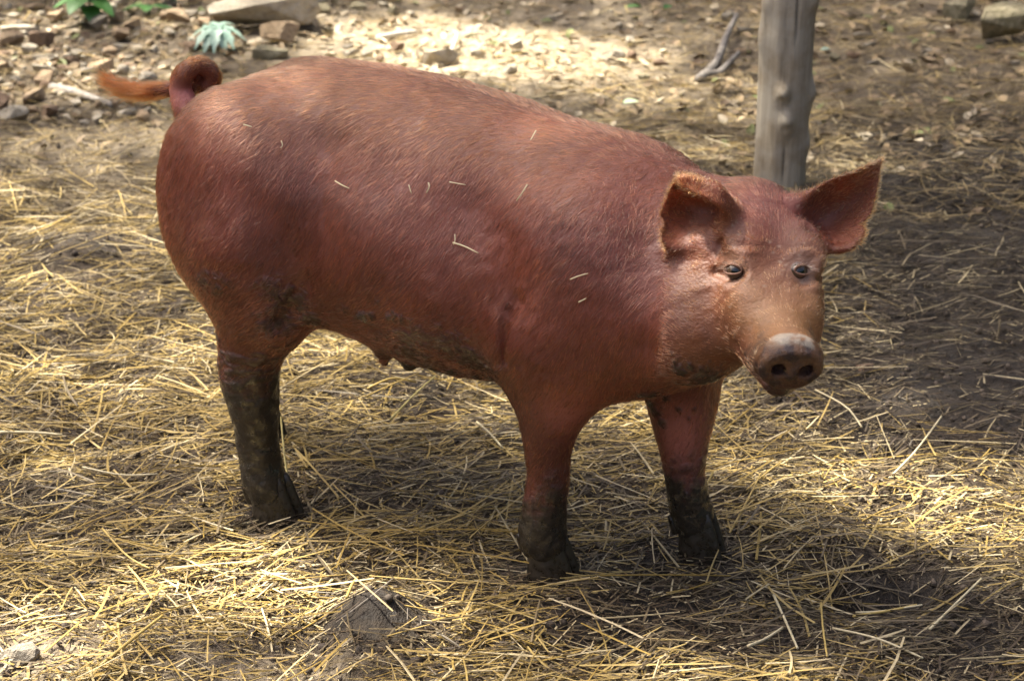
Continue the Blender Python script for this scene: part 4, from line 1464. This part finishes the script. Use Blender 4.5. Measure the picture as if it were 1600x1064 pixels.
def stone_label(kd_, w, si, px, py, where):
    size = 'tiny' if w < .045 else 'small' if w < .075 else 'fist-sized' if w < .115 else 'big'
    shape = ('flat', 'blocky', 'chunky')[si % 3]
    if where == 'rubble':
        place = ('at the left edge, behind the tail' if px < 60 else 'under the broad-leaved plant' if py < 55 and px < 200 else 'by the low green leaf spray' if py < 60 else
                 'above the tip of the tail' if py < 115 and px < 200 else 'above the curl of the tail' if py < 115 else 'below the tail tuft' if px > 160 else 'low in the rubble left of the tail')
    elif where == 'rump':
        place = 'beside the wilted sprig' if px < 390 else 'in front of the large flat rock' if px < 480 else 'beside the peeled white stick'
    elif where == 'sunny':
        place = 'at the left of the sunny patch' if px < 680 else 'in the middle of the sunny patch' if px < 840 else 'at the right of the sunny patch'
    else:
        place = 'on the litter left of the post' if px < 1185 else 'on the litter right of the post' if px < 1420 else 'on the litter by the mossy block'
    return f'{size} {shape} {TONE[kd_]} stone {place}'


placed = []
def scatter(n, x0, x1, y0, y1, wlo, whi, kinds, where, group, skip=0.0):
    k = 0; tries = 0
    while k < n and tries < n * 40:
        tries += 1
        px = rng.uniform(x0, x1); py = rng.uniform(y0, y1)
        if 240 < px < 1100 and py > 90 + max(0, (px - 500) * .28): continue
        if 300 < px < 500 and py < 95 and rng.random() < .8: continue
        w = wlo + (whi - wlo) * rng.random() ** 2.2
        c = ground_at(px, py)
        if any((c[0] - q[0]) ** 2 + (c[1] - q[1]) ** 2 < (0.42 * (w + q[2])) ** 2 for q in placed): continue
        placed.append((c[0], c[1], w)); k += 1
        kd_ = kinds[rng.integers(len(kinds))]; si = int(rng.integers(6))
        stone(px, py, w, kd_, si, rng.uniform(.55, .95), stone_label(kd_, w, si, px, py, where), group, sink=rng.uniform(-.02, .18), zs=rng.uniform(.8, 1.3))


scatter(225, -20, 330, 12, 195, .04, .15, ('grey', 'tan', 'tan', 'pale', 'pale', 'pale', 'grey', 'tan', 'tan', 'brown'), 'rubble', 'stones in the rubble at the back left')
scatter(40, 250, 620, 5, 120, .03, .11, ('grey', 'tan', 'brown', 'mossy', 'pale'), 'rump', 'stones in the rubble behind the rump')
scatter(40, 540, 1000, 25, 135, .025, .085, ('pale', 'pale', 'tan'), 'sunny', 'stones in the sunny patch')
scatter(36, 980, 1600, 2, 130, .025, .07, ('grey', 'mossy', 'tan', 'brown'), 'post', 'stones scattered around the post')

# ================================================================== STRAW
sb = NB('straw')
sc = sb.attr('col').outputs['Color']
sn = sb.noise(sb.geopos(), 120, 3)
sp = sb.principled(Base_Color=sb.mix(0.35, sc, sb.mix(sb.maprange(sn, .35, .7, 0, 1), (0.35, 0.33, 0.30), (1, 1, 1)), 'MULTIPLY'), Roughness=0.5, Specular_IOR_Level=0.35)
sb.done(sp.outputs[0])


def straws(P0, yaw, pitch, L_, W_, bend, thick=0.55, nseg=3):
    """flattened stalks: triangular section, slightly bent; P0 is the middle"""
    n = len(P0)
    t = np.linspace(-0.5, 0.5, nseg + 1)
    f = np.stack([np.cos(yaw), np.sin(yaw), np.zeros(n)], 1); s = np.stack([-np.sin(yaw), np.cos(yaw), np.zeros(n)], 1)
    ctr = P0[:, None] + (L_[:, None] * t[None])[..., None] * f[:, None]
    ctr = ctr + ((bend * L_)[:, None] * (t[None] ** 2 - 0.08))[..., None] * s[:, None]
    ctr[..., 2] += (L_ * np.tan(pitch))[:, None] * t[None]
    ro = rng.uniform(0, 2.1, n)
    ring = np.stack([ro, ro + 2.1, ro + 4.2], 1)
    offs = np.cos(ring)[:, :, None] * s[:, None] + np.sin(ring)[:, :, None] * np.array([0, 0, thick])
    tap = np.ones(nseg + 1); tap[-1] = 0.75
    V = ctr[:, :, None] + (W_[:, None] * 0.5 * tap[None])[..., None, None] * offs[:, None] * 1.1
    k = np.arange(nseg)[:, None] * 3; j = np.arange(3)[None]
    q = np.stack([k + j, k + (j + 1) % 3, k + 3 + (j + 1) % 3, k + 3 + j], -1).reshape(-1, 4)
    nv = 3 * (nseg + 1)
    F4 = (np.arange(n)[:, None, None] * nv + q[None]).reshape(-1, 4)
    F3 = (np.arange(n)[:, None, None] * nv + np.array([(2, 1, 0), (nv - 3, nv - 2, nv - 1)])[None]).reshape(-1, 3)
    return V.reshape(-1, 3), [F4, F3], nv


def straw_field(n, llo, lhi, wlo, whi, lift, kind, ylo=-0.9, yhi=4.3, fat=0.55, seg=3, wide=None):
    y = ylo + (yhi - ylo) * rng.random(n * 3) ** 1.1
    x = rng.uniform(-1, 1, n * 3) * (0.88 + 0.295 * (y + 0.62))
    if wide is not None:                                   # the yard goes on past the picture's sides
        x = np.sign(rng.random(n * 3) - .5) * (np.abs(x) * 0 + (0.88 + 0.295 * (y + 0.62)) * (1 + wide * rng.random(n * 3)))
    bm_ = bare_mask(x, y)
    den = np.clip(1.0 - 0.95 * bm_, 0.05, 1) * (0.50 + 0.9 * fbm(x * 3.2, y * 3.2, None, 81, 3)) * (0.25 + 0.75 * sstep(3.0, 2.0, y + 0.5 * (fbm(x * 2, y * 2, None, 84, 2) - .5))) * sstep(4.4, 3.6, y) * (1 - 0.9 * gspot(x, y, 100, 90, 1.0, 1.0)) * (1 - 0.7 * gspot(x, y, 760, 60, .6, 1.0)) + 0 * (y + 0.5 * (fbm(x * 2, y * 2, None, 82, 2) - .5))
    dmp = damp_shade_mask(x, y)
    den = den * (1 - 0.35 * np.clip(dmp, 0, 1))
    k = np.where(rng.random(n * 3) < den)[0][:n]
    x, y, dmp = x[k], y[k], dmp[k]; n = len(k)
    L_ = llo + (lhi - llo) * rng.random(n) ** 2.4
    W_ = rng.uniform(wlo, whi, n)
    yaw = rng.uniform(0, np.pi, n)
    yaw = np.where(rng.random(n) < 0.45, rng.normal(0.25, 0.45, n), yaw)
    # each stalk rests on the ground along its length
    hh_ = [height(x + np.cos(yaw) * L_ * t, y + np.sin(yaw) * L_ * t, False) for t in (-0.45, 0, 0.45)]
    pitch = np.arctan2(hh_[2] - hh_[0], 0.9 * L_) + rng.normal(0, 0.07, n) * np.clip(0.10 / L_, 0.4, 2.0)
    z0 = np.maximum(hh_[1], 0.5 * (hh_[0] + hh_[2])) + rng.random(n) ** 1.3 * lift + W_ * 0.3
    # none of it runs through a leg
    for fx, fy in ((432, 805), (850, 885), (1088, 858)):
        c = ground_at(fx, fy)
        tt_ = np.clip((c[0] - x) * np.cos(yaw) + (c[1] + .01 - y) * np.sin(yaw), -L_ / 2, L_ / 2)
        dd = np.hypot(x + tt_ * np.cos(yaw) - c[0], y + tt_ * np.sin(yaw) - c[1] - .01)
        z0 = np.where(dd < 0.045, z0 - 0.012, z0)
    far_damp_shade = np.clip(dmp, 0, 1) * sstep(0.2, 0.5, x)
    V, F, nv = straws(np.stack([x, y, z0], 1), yaw, pitch, L_, W_, rng.normal(0, 0.09, n), fat, seg)
    r = rng.random(n)[:, None]; r2 = rng.random(n)[:, None]
    gold = np.array([[0.36, 0.245, 0.064]]) * (1 - r) + np.array([[0.46, 0.345, 0.135]]) * r
    pale = np.array([[0.58, 0.48, 0.28]]); grey = np.array([[0.165, 0.125, 0.068]]) * (0.7 + 0.6 * r); dark = np.array([[0.075, 0.050, 0.026]]) * (0.7 + 0.6 * r)
    pg = kind['grey'] + 0.35 * dmp + 0.30 * (fbm(x * 2.4, y * 2.4, None, 83, 2) - 0.5) + 0.25 * sstep(0.6, 2.0, y); pd = kind['dark'] + 0.35 * dmp; pp_ = kind['pale']
    u = rng.random(n)
    col = np.where((u < pp_)[:, None], pale, gold)
    col = np.where(((u >= pp_) & (u < pp_ + pg))[:, None], grey, col)
    col = np.where((u > 1 - pd)[:, None], dark, col)
    col = col * (1 - 0.45 * far_damp_shade)[:, None]                       # darker at right: damp straw, plus deep shade put into the colour
    return V, F, np.repeat(col, nv, 0)


def joined(name, sets, label, cat):
    Vs = []; F4 = []; F3 = []; Cs = []; o_ = 0
    for V, F, Cc in sets:
        Vs.append(V); F4.append(F[0] + o_); F3.append(F[1] + o_); Cs.append(Cc); o_ += len(V)
    me = mesh_np(name, np.concatenate(Vs), [np.concatenate(F4), np.concatenate(F3)], smooth=False, mats=(sb.m,), attrs={'col': np.concatenate(Cs)})
    return tag(obj(name, me), label, cat, kind='stuff')


joined('straw_litter', [
    straw_field(20000, .010, .05, .0006, .0014, .014, dict(grey=.45, dark=.22, pale=.08), seg=1),
    straw_field(92000, .006, .045, .0014, .0042, .013, dict(grey=.38, dark=.17, pale=.09), fat=0.25, seg=1),
    straw_field(21000, .03, .10, .0015, .0038, .020, dict(grey=.25, dark=.09, pale=.12), fat=0.35),
    straw_field(4200, .08, .22, .0020, .0046, .030, dict(grey=.14, dark=.03, pale=.15), fat=0.45),
    straw_field(26000, .02, .16, .0016, .0046, .020, dict(grey=.30, dark=.12, pale=.12), fat=0.35, seg=1, wide=1.1)],
    'golden and grey straw strewn thickly over the mud of the pen', 'straw')

# thin dry grass and needles further back
def needles(n):
    y = rng.uniform(1.5, 4.4, n); x = rng.uniform(-1, 1, n) * (0.88 + 0.295 * (y + 0.62))
    L_ = rng.uniform(.03, .16, n); W_ = rng.uniform(.0012, .003, n); yaw = rng.uniform(0, np.pi, n)
    z = height(x, y, False) + rng.random(n) * 0.02
    V, F, nv = straws(np.stack([x, y, z], 1), yaw, rng.normal(0, .12, n), L_, W_, rng.normal(0, .25, n))
    r = rng.random(n)[:, None]
    col = np.array([[0.20, 0.145, 0.07]]) * (1 - r) + np.array([[0.42, 0.32, 0.15]]) * r
    return V, F, np.repeat(col, nv, 0)


joined('dry_grass', [needles(9000)], 'thin dry grass and needles littering the ground behind the pig', 'dry grass')

# ================================================================== LEAF LITTER, CHIPS
db = NB('dead_leaf')
db.done(db.principled(Base_Color=db.attr('col').outputs['Color'], Roughness=0.7).outputs[0])
n = 4200
y = rng.uniform(1.5, 5.2, n); x = rng.uniform(-1, 1, n) * (0.95 + 0.295 * (y + 0.62))
k = rng.random(n) < sstep(1.4, 2.6, y) * np.where((x < -0.6) & (y < 2.6), .3, 1)
x, y = x[k], y[k]; n = len(x)
r = rng.random((n, 1)); q = rng.random((n, 1))
col = np.array([[0.13, 0.085, 0.045]]) * (1 - r) + np.array([[0.30, 0.22, 0.12]]) * r
col = np.where(q < .12, np.array([[0.40, 0.34, 0.24]]), col); col = np.where(q > .93, np.array([[0.14, 0.16, 0.05]]), col)
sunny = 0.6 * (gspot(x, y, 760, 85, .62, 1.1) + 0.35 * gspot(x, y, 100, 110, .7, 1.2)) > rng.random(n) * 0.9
col = np.where(sunny[:, None], np.array([[0.42, 0.35, 0.24]]) * (0.7 + 0.5 * r), col)  # pale chips here, their colour also brightening the sun patches
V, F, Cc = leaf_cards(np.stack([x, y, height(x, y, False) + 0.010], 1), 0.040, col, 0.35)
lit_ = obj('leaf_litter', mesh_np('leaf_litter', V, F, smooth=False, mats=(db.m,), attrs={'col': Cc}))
tag(lit_, 'brown dead leaves and chips littering the ground at the back', 'dead leaves', kind='stuff')

# mud crumbs
n = 8000
y = rng.uniform(-0.9, 2.4, n); x = rng.uniform(-1, 1, n) * (0.88 + 0.295 * (y + 0.62))
k = rng.random(n) < 0.25 + bare_mask(x, y)
x, y = x[k], y[k]; n = len(x)
_p = (1 + 5 ** 0.5) / 2
ico = np.array([(-1, _p, 0), (1, _p, 0), (-1, -_p, 0), (1, -_p, 0), (0, -1, _p), (0, 1, _p), (0, -1, -_p), (0, 1, -_p), (_p, 0, -1), (_p, 0, 1), (-_p, 0, -1), (-_p, 0, 1)]) / 1.9
ftri = np.array([(0, 11, 5), (0, 5, 1), (0, 1, 7), (0, 7, 10), (0, 10, 11), (1, 5, 9), (5, 11, 4), (11, 10, 2), (10, 7, 6), (7, 1, 8), (3, 9, 4), (3, 4, 2), (3, 2, 6), (3, 6, 8), (3, 8, 9), (4, 9, 5), (2, 4, 11), (6, 2, 10), (8, 6, 7), (9, 8, 1)])
sz = 0.0015 + 0.008 * rng.random(n) ** 3
V = (np.stack([x, y, height(x, y) + sz * 0.3], 1)[:, None] + ico[None] * sz[:, None, None] * rng.uniform(.65, 1.25, (n, 12, 1)))
cm = NB('crumb'); cn = cm.noise(cm.geopos(), 60, 3)
cm.done(cm.principled(Base_Color=cm.ramp(cn, [(0.35, (0.035, 0.026, 0.018)), (0.7, (0.13, 0.10, 0.072))]), Roughness=0.8).outputs[0])
cr_o = obj('mud_crumbs', mesh_np('mud_crumbs', V.reshape(-1, 3), (np.arange(n)[:, None, None] * 12 + ftri[None]).reshape(-1, 3), smooth=True, mats=(cm.m,)))
tag(cr_o, 'crumbs of dark mud scattered over the bare patches', 'mud crumbs', kind='stuff')

# ================================================================== STICKS
def wood_mat(name, a, c):
    b = NB(name); nn_ = b.noise(b.obco(), 60, 5)
    b.done(b.principled(Base_Color=b.ramp(nn_, [(0.3, a), (0.7, c)]), Roughness=0.75, Normal=b.bump(nn_, .5, .004)).outputs[0])
    return b.m


WG = wood_mat('grey_wood', (0.11, 0.095, 0.08), (0.25, 0.225, 0.195)); WP_ = wood_mat('pale_wood', (0.42, 0.38, 0.31), (0.60, 0.56, 0.48))


def gp(px, py, up=0.0):
    c = ground_at(px, py); c[2] = float(height(c[0:1], c[1:2], False)[0]) + up
    return c


def path(pts, n=14):
    P = np.stack([gp(*p) for p in pts])
    return cr(P, np.linspace(0, 1, n))


root = gp(1100, 126)
st = empty('forked_stick', tuple(root)); tag(st, 'grey forked stick lying left of the post', 'stick')
V, F = tube(path([(1092, 130, .02), (1118, 108, .025), (1135, 78, .04), (1150, 52, .06)]) - root, np.linspace(.016, .008, 14), 10)
obj('stem', mesh_np('stem', V, F, mats=(WG,)), st)
V, F = tube(path([(1102, 124, .024), (1122, 120, .025), (1138, 110, .03), (1154, 98, .035)]) - root, np.linspace(.015, .007, 14), 10)
obj('fork', mesh_np('fork', V, F, mats=(WG,)), st)


def stick(pts, r0, r1, mat, label, name='stick'):
    P = path(pts); o0 = P[0].copy()
    V, F = tube(P - o0, np.linspace(r0, r1, 14), 8)
    o = obj(name, mesh_np(name, V, F, mats=(mat,)), None, tuple(o0))
    return tag(o, label, 'stick')


stick([(480, 18, .02), (515, 14, .03), (545, 7, .04), (575, 0, .05)], .013, .011, WP_, 'peeled white stick beside the large flat rock')
stick([(82, 148, .01), (115, 158, .015), (145, 166, .012), (178, 176, .01)], .016, .009, WG, 'grey broken branch lying under the tail tuft')
stick([(590, 66, .01), (620, 60, .02), (650, 52, .012)], .011, .008, WP_, 'bleached stick in the sunny patch behind the pig')
stick([(700, 96, .02), (708, 88, .03), (714, 78, .04)], .007, .005, WP_, 'short pale twig standing up in the sunny patch')

# ================================================================== GREEN LEAVES
def blade(L_, w, curl, cup=0.12, n=9, lobes=0.0):
    """one leaf along +x with a midrib fold"""
    V = []; F = []
    for i in range(n):
        t = i / (n - 1)
        ww = w * (math.sin(math.pi * min(t * 0.92 + 0.06, 1)) ** 0.8) * (1 + lobes * math.cos(t * 25))
        z = -curl * L_ * t * t
        for j, s in enumerate((-1, -.5, 0, .5, 1)):
            V.append((L_ * t, s * ww / 2, z + cup * abs(s) * ww))
    for i in range(n - 1):
        for j in range(4):
            F.append((i * 5 + j, i * 5 + j + 1, i * 5 + 6 + j, i * 5 + 5 + j))
    return np.array(V), np.array(F)


def green_mat(name, a, c):
    b = NB(name); nn_ = b.noise(b.obco(), 40, 4)
    cc = b.ramp(nn_, [(0.3, a), (0.7, c)])
    pr = b.principled(Base_Color=cc, Roughness=0.45)
    tr = b.n('ShaderNodeBsdfTranslucent'); b.l(cc, tr.inputs[0])
    mx_ = b.n('ShaderNodeMixShader'); mx_.inputs[0].default_value = .25
    b.l(pr.outputs[0], mx_.inputs[1]); b.l(tr.outputs[0], mx_.inputs[2])
    return b.done(mx_.outputs[0])


GRN = green_mat('fresh_green', (0.035, 0.11, 0.02), (0.07, 0.19, 0.04)); TEAL = green_mat('pale_teal', (0.22, 0.36, 0.28), (0.38, 0.52, 0.43)); PALEG = green_mat('pale_green', (0.30, 0.42, 0.25), (0.42, 0.52, 0.36))


def seedling(px, py, hgt, leaves, label, mat=GRN):
    r0 = gp(px, py); t = empty('seedling', tuple(r0)); tag(t, label, 'plant')
    V, F = tube(np.array([(0, 0, -.01), (.005, 0, hgt * .5), (0, .01, hgt)]), [.004, .003, .002], 7)
    obj('stem', mesh_np('stem', V, F, mats=(mat,)), t)
    for yaw, z, L_, w, curl, pit in leaves:
        V, F = blade(L_, w, curl)
        o = obj('leaf', mesh_np('leaf', V, F, mats=(mat,)), t, (0, 0, z * hgt))
        o.rotation_euler = (0, -pit, yaw)


seedling(140, 40, .10, [(-1.9, .9, .12, .075, .4, .1), (-.6, .8, .11, .07, .5, .1), (-2.8, .8, .11, .07, .4, .2), (.4, 1, .10, .06, .3, .3), (-1.2, .6, .10, .065, .5, 0), (2.2, 1, .1, .06, .3, .3)], 'broad-leaved green plant at the top left edge of the picture')
seedling(232, 34, .04, [(-.3, .8, .11, .055, .2, .05), (3.0, .8, .10, .05, .3, .05), (-1.5, .8, .06, .05, .2, .1)], 'low green leaf spray right of the broad-leaved plant')
seedling(268, 16, .06, [(-1.2, .9, .07, .05, .4, .1), (-2.4, .9, .07, .05, .4, .1), (.3, .9, .06, .045, .3, .2)], 'small green plant at the top edge above the white flat stone')
r0 = gp(342, 76); t = empty('wilted_sprig', tuple(r0)); tag(t, 'pale blue green wilted leaf cluster below the large flat rock', 'leaf cluster')
V, F = tube(np.array([(0, .03, .01), (0, .01, .05), (0, -.01, .077)]), [.005, .004, .003], 7); obj('stem', mesh_np('stem', V, F, mats=(TEAL,)), t)
for k, (yaw, L_, w, curl, pit) in enumerate([(-1.57, .12, .04, .9, .2), (-.9, .11, .04, .9, .2), (-2.3, .11, .04, .9, .2), (-.2, .10, .035, .9, .3), (-3.0, .10, .035, .9, .3), (.6, .08, .03, .7, .5), (2.4, .08, .03, .7, .5), (-1.2, .13, .03, .8, 0), (-1.95, .13, .03, .8, 0)]):
    V, F = blade(L_, w, curl, lobes=.25)
    o = obj('leaf', mesh_np('leaf', V, F, mats=(TEAL,)), t, (0, -.01, .075)); o.rotation_euler = (0, -pit, yaw); o.scale = (.78, .95, .78)


def fallen(px, py, L_, w, mat, label, yaw):
    V, F = blade(L_, w, .15); o = obj('fallen_leaf', mesh_np('fallen_leaf', V, F, mats=(mat,)), None, tuple(gp(px, py, .025))); o.rotation_euler = (.1, -.2, yaw)
    tag(o, label, 'leaf')


fallen(974, 176, .045, .035, PALEG, 'small pale green leaf lying behind the shoulder', .3)
fallen(1038, 28, .05, .03, GRN, 'bright green leaf on the litter left of the top of the post', 1.0)
fallen(975, 24, .06, .025, GRN, 'narrow green leaf on the litter above the sunny patch', .2)
fallen(1282, 92, .035, .022, TEAL, 'bluish leaf scrap just right of the post', .4)

# ================================================================== STALKS that stand out, and bits stuck to the pig
def stalk_mat(c):
    b = NB('single_stalk'); nn_ = b.noise(b.obco(), 50, 3)
    return b.done(b.principled(Base_Color=b.mix(b.maprange(nn_, .3, .7, 0, 1), tuple(v * .75 for v in c), c), Roughness=.5).outputs[0])


ST_P = stalk_mat((0.62, 0.54, 0.34)); ST_G = stalk_mat((0.52, 0.38, 0.12)); ST_O = stalk_mat((0.40, 0.33, 0.12))


def stalk(pts, w, mat, label, up=0.026):
    P = np.stack([gp(x, y, up + (p[0] if p else 0)) for x, y, *p in pts])
    P = cr(P, np.linspace(0, 1, 8)); o0 = P[0].copy()
    V, F = tube(P - o0, np.linspace(w / 2, w / 2 * .8, 8) * .75, 6)
    o = obj('straw_stalk', mesh_np('straw_stalk', V, F, mats=(mat,)), None, tuple(o0))
    tag(o, label, 'straw')


stalk([(0, 697), (50, 692), (98, 689)], .0075, ST_P, 'thick bleached straw stalk lying flat at the left edge')
stalk([(1392, 770), (1430, 730), (1468, 688, .02)], .006, ST_P, 'long pale stalk rising from the sunny straw right of the pig')
stalk([(1450, 1018), (1490, 975), (1530, 940)], .006, ST_P, 'long white stalk slanting up near the bottom right corner')
stalk([(1208, 945), (1225, 985), (1245, 1035)], .006, ST_P, 'split pale stalk pointing down below the far front hoof')
stalk([(1168, 1028), (1195, 1012), (1222, 996)], .007, ST_P, 'short thick pale stalk at the bottom below the far front hoof')
stalk([(1338, 944), (1380, 952), (1440, 958)], .005, ST_P, 'pale stalk lying across the muddy hole at the lower right')
stalk([(1332, 978), (1385, 962), (1432, 950)], .006, ST_G, 'golden stalk crossing below the muddy hole at the lower right')
stalk([(1282, 955), (1285, 1000), (1290, 1060)], .005, ST_G, 'golden stalk pointing straight down near the bottom edge right of centre')
stalk([(1300, 1000), (1370, 1030), (1440, 1055)], .005, ST_P, 'long pale stalk running down to the bottom edge at the right')
stalk([(543, 978), (552, 950), (560, 920)], .007, ST_G, 'golden stalk leaning against the mud mound at the bottom')
stalk([(130, 746), (190, 752), (248, 755)], .005, ST_P, 'long straight pale stalk left of the muddy hind hoof')
stalk([(162, 853), (200, 888), (236, 908)], .005, ST_G, 'golden stalk slanting down at the lower left')
stalk([(158, 1062), (205, 1025), (256, 985)], .008, ST_G, 'thick golden stalk slanting to the bottom edge at the lower left')
stalk([(575, 625), (612, 610), (650, 600)], .006, ST_G, 'thick golden stalk under the belly, pointing up to the right')
stalk([(610, 665), (650, 630), (680, 600)], .006, ST_O, 'olive stalk standing out between the hind and front legs')
stalk([(745, 680), (765, 700), (785, 722)], .006, ST_P, 'pale stalk slanting down just left of the near front leg')
stalk([(1095, 858), (1088, 838, .03), (1112, 800, .05)], .006, ST_G, 'bent golden stalk propped against the far front hoof')
stalk([(1272, 640), (1320, 665), (1345, 690)], .005, ST_P, 'pale stalk on the straw under the snout')
stalk([(830, 900), (829, 880, .02), (828, 866, .03)], .004, ST_P, 'short white stalk standing in front of the near front hoof')
stalk([(455, 790), (447, 760, .02), (442, 722, .05)], .006, ST_O, 'olive stalk leaning on the front of the muddy hind foot')

pig_bvh = BVHTree.FromPolygons([tuple(v) for v in toW(Vb)], [tuple(int(i) for i in f) for f in Fq])


def on_pig(x, y):
    h = pig_bvh.ray_cast(Vector(CAM), Vector(ray(x, y)).normalized())
    return (np.array(h[0]), np.array(h[1])) if h[0] is not None else (None, None)


def bit(pts, w, label, lift=.006):
    Q = []
    for x, y in pts:
        p_, n_ = on_pig(x, y)
        if p_ is None: return
        if n_ @ Fv > 0: n_ = -n_
        Q.append(p_ + n_ * lift)
    P = cr(np.array(Q), np.linspace(0, 1, 6)); o0 = P[0].copy()
    V, F = tube(P - o0, np.linspace(w / 2, w / 2 * .7, 6), 6)
    o = obj('chaff', mesh_np('chaff', V, F, mats=(ST_P,)), None, tuple(o0))
    tag(o, label, 'chaff', 'bits of chaff stuck to the coat')


bit([(709, 380), (728, 386), (750, 397)], .0028, 'longest curved bit of chaff on the flank of the pig')
bit([(712, 367), (713, 376), (710, 384)], .0018, 'thin upright wisp touching the longest bit of chaff on the flank')
bit([(527, 285), (538, 291), (549, 296)], .0022, 'bit of chaff on the coat above the hind thigh')
bit([(671, 287), (673, 294), (668, 303)], .0025, 'small hooked bit of chaff high on the middle of the side')
bit([(704, 286), (716, 288), (729, 290)], .0020, 'thin level bit of chaff beside the hooked bit on the side')
bit([(827, 292), (820, 304), (811, 316)], .0026, 'slanting bit of chaff high behind the shoulder')
bit([(641, 291), (643, 298), (645, 304)], .0018, 'tiny upright bit of chaff left of the hooked bit on the side')
bit([(893, 436), (905, 431), (920, 427)], .0022, 'bit of chaff on the shoulder')
bit([(905, 470), (912, 467), (917, 464)], .0022, 'short bit of chaff low on the shoulder')
bit([(383, 197), (389, 199), (395, 201)], .0022, 'short bit of chaff high on the rump')
bit([(440, 222), (442, 229), (439, 233)], .0018, 'small upright bit of chaff on the hip')
bit([(838, 210), (833, 219), (830, 224)], .0020, 'small bit of chaff near the top of the back')
